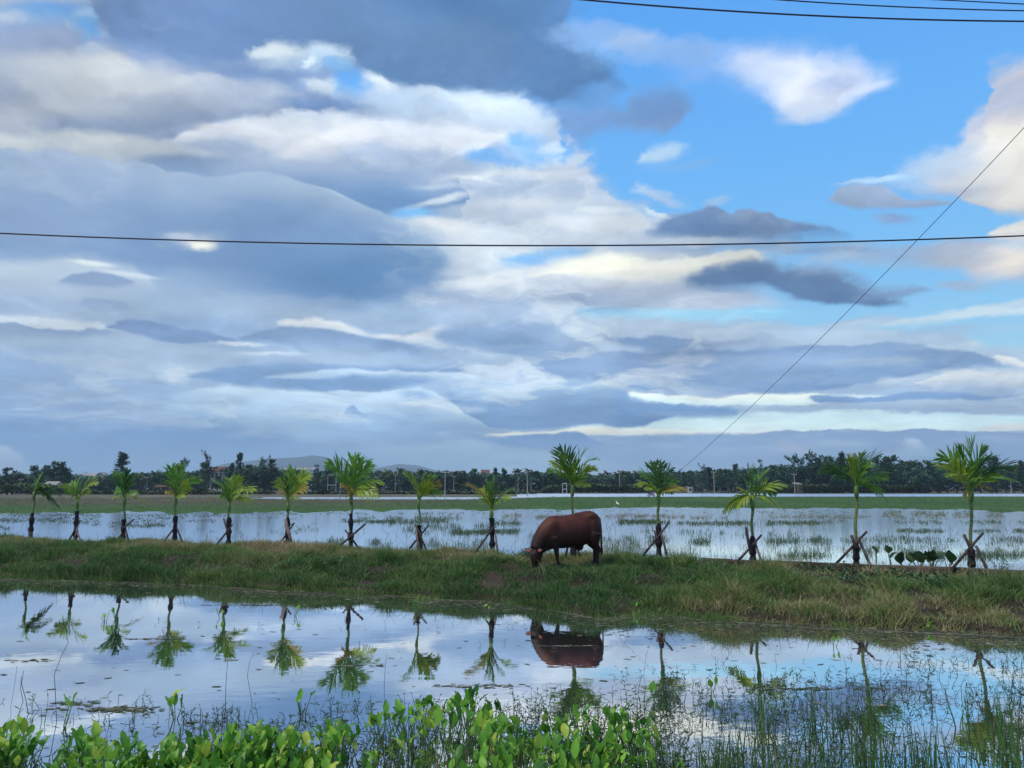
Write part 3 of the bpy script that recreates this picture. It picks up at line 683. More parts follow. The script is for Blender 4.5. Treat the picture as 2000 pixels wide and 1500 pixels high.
def water_mat(name, depth_c, bump_d, scale, lo):
    m = bpy.data.materials.new(name); m.use_nodes = True; nt = m.node_tree; nt.nodes.clear()
    geo = nt.nodes.new('ShaderNodeNewGeometry')
    n1 = noise(nt, vecn(nt, 'MULTIPLY', geo.outputs['Position'], (0.8, 1.4, 1)), scale, 3, 0.5)
    patch = mapr(nt, noise(nt, vecn(nt, 'MULTIPLY', geo.outputs['Position'], (0.12, 0.5, 1)), 0.35, 3, 0.5), 0.40, 0.62, 0.25, 1.0)
    bn = nt.nodes.new('ShaderNodeBump'); bn.inputs['Distance'].default_value = bump_d
    nt.links.new(patch, bn.inputs['Strength']); nt.links.new(n1, bn.inputs['Height'])
    gl = nt.nodes.new('ShaderNodeBsdfGlossy'); gl.inputs['Roughness'].default_value = 0.0; py_ = nt.nodes.new('ShaderNodeSeparateXYZ'); nt.links.new(geo.outputs['Position'], py_.inputs[0]); nt.links.new(mapr(nt, mapr(nt, py_.outputs[1], 24, 34, 0.0, 1.0), 0, 1, 0.0, 0.09), gl.inputs['Roughness']); far_ = mapr(nt, py_.outputs[1], 34, 240, 0.09, 0.34); mxr = mathn(nt, 'MULTIPLY', far_, mapr(nt, py_.outputs[1], 24, 34, 0.0, 1.0)); nt.links.new(mxr, gl.inputs['Roughness']); gl.inputs['Color'].default_value = (0.97, 0.98, 1.0, 1)
    nt.links.new(bn.outputs[0], gl.inputs['Normal'])
    df = nt.nodes.new('ShaderNodeBsdfDiffuse')
    dn = noise(nt, geo.outputs['Position'], 0.6, 4, 0.6)
    nt.links.new(mixc(nt, dn, depth_c, [c * 1.7 for c in depth_c]), df.inputs['Color'])
    fr = nt.nodes.new('ShaderNodeFresnel'); fr.inputs['IOR'].default_value = 1.33
    fac = mapr(nt, fr.outputs[0], 0.02, 0.75, lo, 0.98)
    mx = nt.nodes.new('ShaderNodeMixShader'); nt.links.new(fac, mx.inputs[0])
    nt.links.new(df.outputs[0], mx.inputs[1]); nt.links.new(gl.outputs[0], mx.inputs[2])
    out = nt.nodes.new('ShaderNodeOutputMaterial'); nt.links.new(mx.outputs[0], out.inputs[0])
    return m

def sheet(name, x0, x1, y0, y1, z, mat):
    return tag(MB().add([(x0, y0, z), (x1, y0, z), (x1, y1, z), (x0, y1, z)], [(0, 1, 2, 3)]).build(name, mat), kind='structure')

sheet("ground", -12000, 12000, -3000, 14000, -0.9, m_soil)

# the two edges of the earth bank, measured along X
edge_px = [(-300, 1122), (0, 1127), (300, 1138), (500, 1148), (750, 1162), (900, 1170), (1000, 1179), (1090, 1190), (1170, 1205), (1230, 1200), (1300, 1198), (1500, 1215), (1680, 1223), (1850, 1232), (2000, 1238), (2300, 1252)]
edge = [on(x, y, 0.0) for x, y in edge_px]
eX = np.array([p.x for p in edge]); eY = np.array([p.y for p in edge])
BANK_Z = 0.6
def palm_depth(px): return 1.0 / (0.0352 + 1.165e-5 * (px - 60))
pa, pb = at(60, 1000, palm_depth(60)), at(1900, 1000, palm_depth(1900))
def row_y(X):        # the straight line of young palms
    return pa.y + (X - pa.x) * (pb.y - pa.y) / (pb.x - pa.x)
sl_l = (eY[1] - eY[0]) / (eX[1] - eX[0]); sl_r = (eY[-1] - eY[-3]) / (eX[-1] - eX[-3])
def edge_y(X):
    X = np.asarray(X, float)
    y = np.interp(X, eX, eY)
    y = np.where(X < eX[0], eY[0] + (X - eX[0]) * -0.41, y); y = np.where(X > eX[-1], eY[-1] + (X - eX[-1]) * -0.40, y)
    return y + (n2f(X, X * 0, 1.6, 3) - 0.5) * 0.35
WALL_X0 = at(1362, 1098, 19.9).x
PT = [-0.2, -0.04, 0.0, 0.02, 0.10, 0.20, 0.27, 0.33, 0.48, 0.60, 0.85, 1.0, 1.06, 1.12, 1.22]
PZ = [-0.8, -0.12, -0.02, 0.13, 0.20, 0.26, 0.33, 0.42, 0.47, 0.50, 0.57, 0.60, 0.57, 0.30, -0.7]
def bank_z(X, t):
    w_ = (n2f(X, X * 0, 0.5, 14, 2) - 0.5) * 0.16          # the bank's step wanders
    z = np.interp(t + w_ * np.clip(t * 5, 0, 1) * np.clip((0.8 - t) * 3, 0, 1), PT, PZ)
    k = np.clip(t * 8, 0, 1) * np.clip((1.08 - t) * 12, 0, 1)
    z = z + k * ((n2f(X, t * 6, 0.9, 8) - 0.5) * 0.16 + (n2(X, t * 6, 1.9, 9) - 0.5) * 0.16 + (n2(X, t * 9, 3.6, 19) - 0.5) * 0.08)
    right = np.clip((X - WALL_X0) / 0.5, 0, 1) * np.clip((0.90 - t) * 9, 0, 1)
    return z - right * np.clip(t * 3, 0, 1) * 0.10
nx, ntt = 1400, 80
Xs = np.linspace(-75, 60, nx); ts = np.interp(np.linspace(0, 1, ntt), [0, .10, .55, .9, 1], [-0.2, 0.0, 0.5, 1.08, 1.22])
XX, TT = np.meshgrid(Xs, ts); ey = edge_y(XX); ry = row_y(XX)
YY = ey + (ry - ey) * TT
V = np.stack([XX, YY, bank_z(XX, TT)], -1).reshape(-1, 3)
ii = (np.arange(ntt - 1)[:, None] * nx + np.arange(nx - 1)[None, :]).ravel()
tag(link("earth_bank", mesh_np("earth_bank", V, np.stack([ii, ii + 1, ii + nx + 1, ii + nx], 1), m_soil, smooth_=True)), kind='structure')

# near pond: ends under the bank
m_pond = water_mat("pond_water", (0.050, 0.052, 0.046), 0.0016, 2.6, 0.84)
xs = np.linspace(-75, 60, 120); yn = np.full_like(xs, -30.0); yf = edge_y(xs) + 0.12 * (row_y(xs) - edge_y(xs))
V = np.concatenate([np.stack([xs, yn, xs * 0], 1), np.stack([xs, yf, xs * 0], 1)]); i = np.arange(119)
tag(link("pond_water", mesh_np("pond_water", V, np.stack([i, i + 1, i + 121, i + 120], 1), m_pond)), kind='structure')
# flooded field: starts under the back of the bank
m_field = water_mat("field_water", (0.04, 0.045, 0.04), 0.006, 1.1, 0.86)
yn = edge_y(xs) + 1.14 * (row_y(xs) - edge_y(xs)); yf = np.full_like(xs, 345.0)
xw = np.interp(np.arange(120), [0, 119], [-520, 520])
V = np.concatenate([np.stack([xs, yn, xs * 0 + FIELD_Z], 1), np.stack([xw, yf, xs * 0 + FIELD_Z], 1)])
tag(link("flooded_field_water", mesh_np("flooded_field_water", V, np.stack([i, i + 1, i + 121, i + 120], 1), m_field)), kind='structure')

# far land behind the water
m_farland = pmat("far_shore", (0.055, 0.07, 0.035), (0.13, 0.11, 0.07), 0.06, 0.95, world_=True)
gx = np.linspace(-9000, 9000, 700); gx = np.sign(gx) * (np.abs(gx) / 9000) ** 2.2 * 9000
gy = np.concatenate([[318, 323, 327, 332, 340, 360, 420, 600, 1200, 3000, 13000]])
GX, GY = np.meshgrid(gx, gy)
shore = (n2f(GX, GX * 0, 0.02, 31) - 0.5) * 14
GZ = np.interp(GY, [318, 323, 327, 340, 13000], [-0.6, 0.05, 0.45, 0.6, 0.6]) + 0.0 * GX
V = np.stack([GX, GY + np.where(GY < 400, shore, 0), GZ], -1).reshape(-1, 3); nx = len(gx)
ii = (np.arange(len(gy) - 1)[:, None] * nx + np.arange(nx - 1)[None, :]).ravel()
tag(link("far_land", mesh_np("far_land", V, np.stack([ii, ii + 1, ii + nx + 1, ii + nx], 1), m_farland)), kind='structure')

# the green meadow lying in the flooded field
far_b = [(-2500, 975), (-300, 973), (300, 973), (450, 973), (560, 975), (900, 975.5), (1000, 973), (1080, 970.5), (1400, 970), (2000, 969.4), (2600, 969), (4500, 969)]
near_b = [(-2500, 1004), (-300, 1006), (0, 1004), (250, 1001), (450, 1003), (600, 1000), (800, 997), (1000, 996.5), (1200, 992), (1500, 992), (1750, 996), (2000, 1000), (2600, 1004), (4500, 1004)]
m_meadow, nt, b = new_mat("meadow"); b.inputs['Roughness'].default_value = 0.95; b.inputs['Specular IOR Level'].default_value = 0.1
green = mixc(nt, mapr(nt, obj_noise(nt, 0.09, 6, 0.65, (1, 0.35, 1), world_=True), 0.35, 0.65), (0.032, 0.080, 0.020), (0.062, 0.115, 0.032))
brown = mixc(nt, mapr(nt, obj_noise(nt, 0.07, 6, 0.65, (1, 0.35, 1), world_=True), 0.35, 0.65), (0.050, 0.068, 0.034), (0.100, 0.088, 0.055))
pos = nt.nodes.new('ShaderNodeSeparateXYZ'); nt.links.new(nt.nodes.new('ShaderNodeNewGeometry').outputs['Position'], pos.inputs[0])
# dry sedge grows on the western and deeper part of the meadow
wx_ = mapr(nt, mathn(nt, 'ADD', mathn(nt, 'MULTIPLY', pos.outputs[1], -0.05), pos.outputs[0]), -34, 2, 1, 0)
wy_ = mapr(nt, mathn(nt, 'MULTIPLY_ADD', obj_noise(nt, 0.05, 5, 0.6, world_=True), 40, pos.outputs[1]), 108, 132, 0, 1)
nt.links.new(mixc(nt, mathn(nt, 'MULTIPLY', wx_, wy_), green, brown), b.inputs['Base Color'])
mpx = np.arange(-2500, 4501, 5.0); mt = np.linspace(0, 1, 60) ** 1.5
ground_pts = []
fb_ = np.interp(mpx, *zip(*far_b)); nb_ = np.interp(mpx, *zip(*near_b)) + (n2f(mpx, mpx * 0, 0.02, 5, 4) - 0.5) * 9 + (n2(mpx, mpx * 0, 0.09, 6) - 0.5) * 2.0
Vm = []
for k, x in enumerate(mpx):
    a_ = on(x, nb_[k], FIELD_Z); c_ = on(x, fb_[k], FIELD_Z)
    for t in mt:
        p = a_.lerp(c_, t); Vm.append((p.x, p.y, t))
Vm = np.array(Vm); t = Vm[:, 2]
hump = 0.09 * np.clip(t * 14, 0, 1) * np.clip((1 - t) * 14, 0, 1)
Vm[:, 2] = FIELD_Z - 0.02 + hump * (0.7 + 0.8 * n2f(Vm[:, 0], Vm[:, 1], 0.15, 4)) - 0.1 * ((t <= 0) | (t >= 1))
nt_ = len(mt); ii = (np.arange(len(mpx) - 1)[:, None] * nt_ + np.arange(nt_ - 1)[None, :]).ravel()
tag(link("meadow", mesh_np("meadow", Vm, np.stack([ii, ii + nt_, ii + nt_ + 1, ii + 1], 1), m_meadow, smooth_=True)), kind='structure')

# distant hills
m_hill = pmat("hill_forest", (0.018, 0.032, 0.03), (0.03, 0.048, 0.042), 0.004, 0.95, world_=True)
def hill(prof, depth, name):
    """ridge profile measured in the photograph, given real distance and body"""
    xs_ = np.linspace(prof[0][0], prof[-1][0], 90); ys_ = np.interp(xs_, *zip(*prof))
    rows = []
    for k, (dy, s) in enumerate([(-900, 0.0), (-600, .35), (-350, .7), (-150, .93), (0, 1.0), (200, .9), (500, .6), (900, .2), (1200, 0)]):
        for x, y in zip(xs_, ys_):
            p = at(x, y, depth); h = max(p.z, 0)
            rough = 1 + 0.16 * (n2f(p.x, dy, 0.004, 40 + k) - 0.5) * (1 if s not in (0, 1.0) else 0)
            rows.append((p.x, depth + dy, h * s * rough - (2 if s == 0 else 0)))
    n = len(xs_); V = np.array(rows); ii = (np.arange(8)[:, None] * n + np.arange(n - 1)[None, :]).ravel()
    return tag(link(name, mesh_np(name, V, np.stack([ii, ii + 1, ii + n + 1, ii + n], 1), m_hill, smooth_=True)), kind='structure')
hill([(250, 953), (380, 925), (450, 905), (520, 896), (560, 894), (590, 893), (610, 889), (635, 892), (670, 905), (700, 912), (760, 935), (820, 953)], 5600, "hills")
hill([(600, 953), (700, 920), (740, 913), (780, 906), (815, 909), (850, 918), (930, 935), (1000, 953)], 6400, "hills")
# ------------------------------------------------------------------ grass and small growth (stuff)
grass_stops = [(0.0, (0.052, 0.122, 0.030)), (0.3, (0.098, 0.190, 0.044)), (0.55, (0.172, 0.232, 0.068)), (0.75, (0.28, 0.25, 0.11)), (1.0, (0.42, 0.34, 0.20))]
m_grass = leaf_mat("bank_grass_blades", grass_stops, 0.6, 0.22)
WALL_X1 = at(2180, 1130, 17.6).x

def scatter_bank(n, rng, x0=-30, x1=20, t0=-0.02, t1=1.07):
    X = rng.uniform(x0, x1, n); t = rng.uniform(t0, t1, n)
    e = edge_y(X); r = row_y(X)
    return X, e + (r - e) * t, t

def bank_grass(n, rng):
    X, Y, t = scatter_bank(n, rng)
    tus = n2(X, Y, 2.1, 88)
    clump = n2f(X, Y * 1.0, 0.9, 21, 3); fine_ = n2(X, Y, 3.2, 25)
    bare = n2f(X, Y, 0.45, 33, 2)
    keep = rng.random(n) < np.clip(0.36 + 1.6 * (clump - 0.25) + 1.5 * (tus - .5) + (t < 0.1) * 0.4, 0.05, 1)
    keep &= ~((bare > 0.80) & (rng.random(n) < 0.6))
    # a worn strip in front of the low channel wall and the bare end at the right
    keep &= ~((X > WALL_X0 - 0.1) & (t > 0.80) & (rng.random(n) < 0.90))
    gap = (X > WALL_X0 + 3.4) & (X < WALL_X0 + 9.5) & (t > 0.6) & (t < 0.92)
    keep |= gap & (rng.random(n) < 0.25)
    rr = at(1960, 1140, 17)
    keep &= ~((X > rr.x - 0.9) & (t > 0.62) & (rng.random(n) < 0.93))
    # trampled place where the path dips at the far left
    keep &= ~((np.abs(X - at(100, 1063, 27).x) < 1.6) & (t > 0.86) & (rng.random(n) < 0.8))
    tus = tus[keep]; X, Y, t, clump, fine_ = X[keep], Y[keep], t[keep], clump[keep], fine_[keep]; n = len(X)
    h = (0.035 + 0.46 * clump ** 1.7 + 0.30 * np.clip(tus - .42, 0, 1) * rng.uniform(0.5, 1.15, n)) * np.where(t < 0.12, np.interp(X, [-5, 3], [1.15, .8]), 1.0) * np.where(t > 0.93, 0.75, 1.0)
    h *= np.interp(X, [-25, -10, 0, 8, 14], [0.95, 0.95, 1.0, 1.15, 1.2])
    cw = at(1112, 1105, 19.3); near_cow = np.hypot((X - cw.x) / 1.5, (Y - cw.y) / 0.8); h *= np.interp(near_cow, [0.6, 1.3], [0.45, 1.0])
    tall = rng.random(n) < 0.012; h = np.where(tall, h * 1.7 + 0.06, h)
    dry = n2f(X, Y, 0.28, 55, 3) * 0.75 + np.interp(X, [-25, -12, 0, 4, 14], [0.0, -0.02, -0.06, 0.04, 0.07]) + 0.16 * (np.abs(t - 0.85) < 0.2)
    tint = np.clip((dry - .42) * 2.2 + .30 + rng.normal(0, 0.13, n) + (fine_ - 0.5) * 0.3 - 0.04, 0, 1)
    tint = np.where(rng.random(n) < 0.06, rng.uniform(0.75, 1, n), tint)
    z = bank_z(X, t) - 0.015
    lean = np.clip(rng.normal(0.75, 0.45, n), 0.05, 1.9)
    return blades(np.stack([X, Y, z], 1), h, rng.uniform(0.007, 0.015, n), lean, tint, rng, 3)
V, Fq, T = bank_grass(330000, np.random.default_rng(3))
tag(link("bank_grass", mesh_np("bank_grass", V, Fq, m_grass, {'tint': T})), kind='stuff')

# grass that has spread from the bank into the shallows, in ragged clumps
rng = np.random.default_rng(41); n = 20000; X = rng.uniform(-27, 6, n); off = rng.exponential(.22, n)
k = n2f(X, off * 2, 1.1, 66, 3) > (.50 + off * .22); X, off = X[k], off[k]; n = len(X); Y = edge_y(X) - off
V, Fq, T = blades(np.stack([X, Y, np.full(n, -.02)], 1), rng.uniform(.05, .24, n) * (1 - .5 * np.clip(off, 0, 1)), rng.uniform(.006, .012, n), np.clip(rng.normal(.8, .5, n), .05, 2), np.clip(.30 + (n2f(X, Y, .4, 12) - .5) * .9 + rng.normal(0, .15, n), 0, 1), rng, 3)
tag(link("shallows_grass", mesh_np("shallows_grass", V, Fq, m_grass, {'tint': T})), kind='stuff')

# taller seeding stems and straw along the crest, back-lit against the water
rng = np.random.default_rng(8)
n = 2600; X, Y, t = scatter_bank(n, rng, -26, 15, 0.78, 1.10)
dens = n2f(X, X * 0, 0.7, 77, 2); k = (rng.random(n) < np.clip((dens - 0.35) * 3, 0.05, 1)) & ~((X > WALL_X0 + 1.5) & (rng.random(n) < .7)); X, Y, t = X[k], Y[k], t[k]; n = len(X)
V, Fq, T = blades(np.stack([X, Y, bank_z(X, t)], 1), rng.uniform(0.2, 0.5, n), rng.uniform(0.004, 0.008, n), rng.uniform(0.2, 1.1, n), rng.uniform(0.3, 1.0, n), rng, 4)
tag(link("crest_straw", mesh_np("crest_straw", V, Fq, m_grass, {'tint': T})), kind='stuff')

def leaflets(cent, size, rng, up=0.55, ratio=0.5):
    """small oval leaves (two quads each, folded) at given centres"""
    n = len(cent); az = rng.uniform(0, 2 * pi, n); tl = rng.uniform(-0.2, 1.0, n) * up * 1.6
    d = np.stack([np.cos(az) * np.cos(tl), np.sin(az) * np.cos(tl), np.sin(tl)], 1)
    s = np.stack([-np.sin(az), np.cos(az), rng.normal(0, 0.35, n)], 1); s /= np.linalg.norm(s, axis=1)[:, None]
    L = size[:, None]; wd = L * ratio * 0.5
    p = [cent, cent + d * L * .35 + s * wd, cent + d * L * .35 - s * wd, cent + d * L * .75 + s * wd * .8, cent + d * L * .75 - s * wd * .8, cent + d * L]
    V = np.stack(p, 1).reshape(-1, 3); b = np.arange(n)[:, None] * 6
    # quads: base-left-tip-right split in two
    Fq = np.concatenate([b + np.array([[0, 2, 1, 0]])[:, :4], ], 0)
    quads = np.concatenate([b + np.array([[1, 2, 4, 3]])], 0)
    tris = np.concatenate([b + np.array([[0, 2, 1]]), b + np.array([[3, 4, 5]])], 0)
    return V, quads, tris

def leaf_mesh(name, cent, size, rng, mat, tint=None, up=0.55, ratio=0.5):
    V, q, tr = leaflets(cent, size, rng, up, ratio)
    me = bpy.data.meshes.new(name)
    nq, nt3 = len(q), len(tr)
    me.vertices.add(len(V)); me.vertices.foreach_set('co', V.astype(np.float32).ravel())
    me.loops.add(nq * 4 + nt3 * 3); me.loops.foreach_set('vertex_index', np.concatenate([q.ravel(), tr.ravel()]).astype(np.int32))
    me.polygons.add(nq + nt3)
    me.polygons.foreach_set('loop_start', np.concatenate([np.arange(nq) * 4, nq * 4 + np.arange(nt3) * 3]).astype(np.int32))
    me.update(calc_edges=True)
    a = me.attributes.new('tint', 'FLOAT', 'POINT')
    tv = np.repeat(tint if tint is not None else rng.random(len(cent)), 6)
    a.data.foreach_set('value', tv.astype(np.float32)); me.materials.append(mat)
    return me

# low broad-leaved creeper patches on the bank
m_creeper = leaf_mat("creeper_leaves", [(0, (0.03, 0.075, 0.025)), (0.5, (0.05, 0.12, 0.035)), (1, (0.10, 0.17, 0.06))], 0.5, 0.2)
creep = [(400, 1109, 0.9, 0.35, 420), (225, 1118, 0.55, 0.3, 220), (290, 1120, 0.5, 0.2, 120), (1700, 1132, 1.4, 0.35, 620), (1800, 1136, 1.2, 0.35, 560), (1900, 1138, 0.9, 0.35, 420), (1620, 1122, 0.8, 0.3, 220),
         (1280, 1110, .6, .4, 160), (1030, 1095, .5, .4, 120), (640, 1100, .5, .4, 100)]
C_, S_ = [], []
for px, py, rx, ry_, n in creep:
    c = on(px, py, 0.5)
    q = rng.normal(0, 0.5, (n, 2)); X = c.x + q[:, 0] * rx; Y = c.y + q[:, 1] * ry_
    t = (Y - edge_y(X)) / (row_y(X) - edge_y(X)); ok = (t > 0.02) & (t < np.where(X > WALL_X0, .87, 1.05)); X, Y, t = X[ok], Y[ok], t[ok]
    C_.append(np.stack([X, Y, bank_z(X, t) + rng.uniform(0.05, 0.20, len(X))], 1)); S_.append(rng.uniform(0.05, 0.10, len(X)))
cc_ = np.concatenate(C_); ss_ = np.concatenate(S_)
tag(link("creeper_ground_cover", leaf_mesh("creeper_ground_cover", cc_, ss_, rng, m_creeper, rng.random(len(cc_)), 0.5, 0.75)), kind='stuff')

# scum and bits of weed floating along the foot of the bank and loosely over the pond
n = 16000
X = rng.uniform(-26, 14, n); off = rng.exponential(0.55, n) * np.interp(X, [-20, 0, 8], [0.5, 1.0, 1.5]); Y = edge_y(X) - off + 0.08
k = n2f(X, Y, 1.3, 91, 2) > 0.36; X, Y = X[k], Y[k]
m2 = 320; X = np.concatenate([X, rng.uniform(-9, 9, m2)]); Y = np.concatenate([Y, rng.uniform(6, 14, m2)]); n = len(X)
for cx, cy, rx, ry_, nn in [(232, 1386, .55, .12, 160), (150, 1375, .25, .1, 50), (490, 1182, 1.2, .06, 120), (700, 1300, .5, .1, 30), (1100, 1262, .5, .03, 60), (1560, 1345, .8, .06, 80), (300, 1248, .6, .06, 50), (60, 1290, .5, .1, 30), (930, 1340, .6, .1, 60)]:
    c = on(cx, cy, 0); q = rng.normal(0, .5, (nn, 2)); X = np.concatenate([X, c.x + q[:, 0] * rx]); Y = np.concatenate([Y, c.y + q[:, 1] * ry_])
ok = Y < edge_y(X) + 0.1; X, Y = X[ok], Y[ok]; n = len(X)
m3 = 4500; Xf = rng.uniform(-27, 14, m3); Yf = edge_y(Xf) - .10 - .12 * n2f(Xf, Xf * 0, .5, 44, 2) + rng.normal(0, .028, m3) - np.interp(Xf, [-20, 0, 4], [0, .05, .25]); kf = n2f(Xf, Xf * 0, .8, 45, 2) > .47
Xf, Yf = Xf[kf], Yf[kf]; nf0 = n; X = np.concatenate([X, Xf]); Y = np.concatenate([Y, Yf]); n = len(X)
sz = rng.uniform(0.015, 0.07, n); an = rng.normal(0, 0.4, n); el_ = rng.uniform(0.15, 0.5, n)
ux = np.stack([np.cos(an), np.sin(an)], 1); uy = np.stack([-np.sin(an), np.cos(an)], 1)
P0 = np.stack([X, Y], 1); z = np.full((n, 1), 0.003) + rng.uniform(0, 0.004, (n, 1))
V = np.stack([np.concatenate([P0 + ux * sz[:, None] * a_ + uy * (sz * el_)[:, None] * b_, z], 1) for a_, b_ in ((-1, -0.6), (0.6, -1), (1, 0.5), (-0.5, 1))], 1).reshape(-1, 3)
m_scum = leaf_mat("floating_weed", [(0, (0.035, 0.05, 0.02)), (0.6, (0.08, 0.09, 0.045)), (0.9, (0.16, 0.15, 0.10)), (1, (0.3, 0.28, 0.22))], 0.7, 0.0)
tag(link("floating_weed", mesh_np("floating_weed", V, np.arange(n * 4).reshape(-1, 4), m_scum, {'tint': np.repeat(np.where(np.arange(n) >= nf0, rng.uniform(.55, .93, n), rng.random(n) ** 1.3), 4)})), kind='stuff')

# ---- rice stubble and sedge standing in the flooded field
m_stub = leaf_mat("field_sedge_blades", [(0, (0.025, 0.055, 0.02)), (0.45, (0.045, 0.085, 0.028)), (0.75, (0.12, 0.13, 0.05)), (1, (0.19, 0.15, 0.09))], 0.65, 0.2)
rng = np.random.default_rng(17)
rows = [  # px from, px to, py, spread in py, tufts, tint, height
 (1150, 1420, 1010, 2.0, 420, .9, .30), (980, 1180, 1011, 2.5, 420, .85, .28), (1180, 1600, 1021, 2.0, 900, .35, .25), (1390, 2000, 1019, 2, 500, .4, .25),
 (1170, 1290, 1022, 2.5, 380, .25, .25), (1000, 1180, 1026, 3, 420, .4, .22), (1280, 1640, 1055, 3.0, 1000, .25, .24), (1640, 2000, 1053, 3.5, 560, .3, .2),
 (1100, 1290, 1058, 6, 420, .35, .24), (1490, 1620, 1086, 3, 300, .3, .22), (1690, 2000, 1083, 3, 700, .25, .24), (1600, 2000, 1070, 6, 380, .35, .22),
 (1750, 2000, 1036, 2.0, 520, .35, .18), (1500, 2000, 1008, 2.5, 700, .75, .2), (1700, 2000, 1002, 3, 900, .75, .2), (1250, 1550, 1038, 5, 260, .4, .25),
 (620, 770, 1018, 1.6, 420, .3, .2), (760, 880, 1018, 2.5, 300, .35, .25), (880, 1010, 1040, 2.2, 520, .3, .22), (960, 1010, 1024, 3, 160, .3, .22), (780, 960, 1030, 6, 330, .35, .25),
 (640, 740, 1060, 5, 320, .35, .22), (560, 680, 1064, 4, 160, .35, .2), (740, 960, 1066, 7, 460, .4, .24), (960, 1060, 1058, 10, 320, .45, .24), (700, 900, 1012, 2, 260, .6, .3), (520, 640, 1036, 6, 110, .35, .2),
 (-60, 120, 1018, 3, 420, .25, .16), (120, 330, 1022, 3, 260, .3, .18), (250, 320, 1027, 1.6, 130, .3, .15), (360, 420, 1019, 1.5, 60, .4, .15), (-60, 60, 1034, 4, 160, .3, .2), (-60, 620, 1010, 3.5, 900, .2, .1), (-80, 330, 1014, 3, 700, .2, .1),
 (-60, 450, 1006, 2, 900, .2, .12), (450, 1000, 1003, 1.8, 500, .35, .15), (1000, 2060, 998, 2, 500, .4, .15), (300, 560, 1050, 8, 60, .5, .25), (1300, 1700, 1075, 9, 220, .5, .3), (1180, 1260, 1075, 8, 200, .5, .25)]
B_, H_, T_ = [], [], []
for x0, x1, py, sp, nt2, ti, hh in rows:
    for _ in range(int(nt2 * 0.48)):
        px = rng.uniform(x0, x1)
        if n2(px, py, 0.035, 5) < 0.36: continue
        c = on(px, py + rng.normal(0, sp) + (n2(px, py, 0.008, 9) - .5) * sp * 2.4, FIELD_Z)
        if c.y > 250 or c.y < row_y(c.x) + 1.3: continue
        nb = rng.integers(3, 9); r_ = rng.uniform(0.03, 0.10)
        q = rng.normal(0, r_, (nb, 2)); q[:, 0] *= 1.8
        B_.append(np.stack([c.x + q[:, 0], c.y + q[:, 1], np.full(nb, FIELD_Z - 0.01)], 1)); H_.append(rng.uniform(0.35, 1.0, nb) * hh)
        T_.append(np.clip(ti + rng.normal(0, 0.15, nb), 0, 1))
base = np.concatenate(B_); H = np.concatenate(H_); T0 = np.concatenate(T_); n = len(base)
wid = np.clip(base[:, 1] * 0.00042, 0.009, 0.04) * rng.uniform(0.7, 1.3, n)
V, Fq, T = blades(base, H, wid, rng.uniform(0.1, 1.0, n), T0, rng, 2)
tag(link("field_sedge", mesh_np("field_sedge", V, Fq, m_stub, {'tint': T})), kind='stuff')
# thin bare stems
n = 700; pxs = rng.uniform(-50, 2050, n); pys = rng.uniform(1015, 1092, n); base = np.array([on(a, b_, FIELD_Z) for a, b_ in zip(pxs, pys)])
ok = (base[:, 1] > row_y(base[:, 0]) + 1.2) & (rng.random(n) < np.interp(pxs, [0, 600, 1000, 2000], [.1, .35, .8, 1])); base = base[ok]; n = len(base)
V, Fq, T = blades(base, rng.uniform(.25, .75, n), np.clip(base[:, 1] * .0004, .008, .03), rng.uniform(.1, 1.6, n), rng.uniform(.3, .8, n), rng, 5)
tag(link("field_stems", mesh_np("field_stems", V, Fq, m_stub, {'tint': T})), kind='stuff')

# grass tufts of the meadow so that its surface is not a bare sheet
n = 90000; k0 = rng.integers(0, len(mpx), n); tt = rng.random(n) ** 1.3
sel = (mpx[k0] > -400) & (mpx[k0] < 2400); k0 = k0[sel]; tt = tt[sel]; n = len(k0)
pa_ = Vm[k0 * nt_]; pb_ = Vm[k0 * nt_ + nt_ - 1]; Q = pa_ + (pb_ - pa_) * tt[:, None]
Q[:, 0] += rng.normal(0, .4, n); Q[:, 2] = FIELD_Z + 0.14
west = np.clip((-34 + 2 - 2 * (Q[:, 0] - 0.05 * Q[:, 1])) / -72 * 1.0, 0, 1)
u_ = 1 - np.clip((Q[:, 0] - 0.05 * Q[:, 1] + 34) / 36, 0, 1); dry = u_ * np.clip((Q[:, 1] - 96) / 24, 0, 1)
V, Fq, T = blades(Q, rng.uniform(.08, .22, n) * (1 + 0.6 * dry), Q[:, 1] * .0005, rng.uniform(.2, 1, n), np.clip(0.28 + 0.5 * dry + rng.normal(0, .12, n) + (n2f(Q[:, 0], Q[:, 1], .06, 3) - .5) * .4, 0, 1), rng, 1)
tag(link("meadow_grass", mesh_np("meadow_grass", V, Fq, m_stub, {'tint': T})), kind='stuff')
# ------------------------------------------------------------------ the row of young palms
m_frond = [flat_leaf("frond_green", (0.070, 0.19, 0.024), (0.15, 0.30, 0.04), 5),
           flat_leaf("frond_dark_green", (0.028, 0.085, 0.02), (0.05, 0.13, 0.03), 5),
           flat_leaf("frond_yellow_green", (0.17, 0.28, 0.03), (0.30, 0.38, 0.042), 6),
           flat_leaf("frond_yellow", (0.27, 0.24, 0.035), (0.38, 0.30, 0.06), 7),
           flat_leaf("frond_dry", (0.30, 0.21, 0.12), (0.42, 0.32, 0.20), 7)]
m_stem = pmat("palm_stem", (0.07, 0.12, 0.03), (0.16, 0.19, 0.06), 3.0, 0.6, vec=(1, 1, 8))
m_shaft = pmat("palm_crownshaft", (0.05, 0.12, 0.025), (0.11, 0.19, 0.04), 3.0, 0.5)
m_sack = pmat("dark_sacking", (0.010, 0.008, 0.014), (0.028, 0.021, 0.032), 14.0, 0.95, bump=0.01)
m_bark = pmat("palm_bark", (0.06, 0.042, 0.035), (0.12, 0.09, 0.075), 9.0, 0.95, bump=0.01, vec=(1, 1, 5))
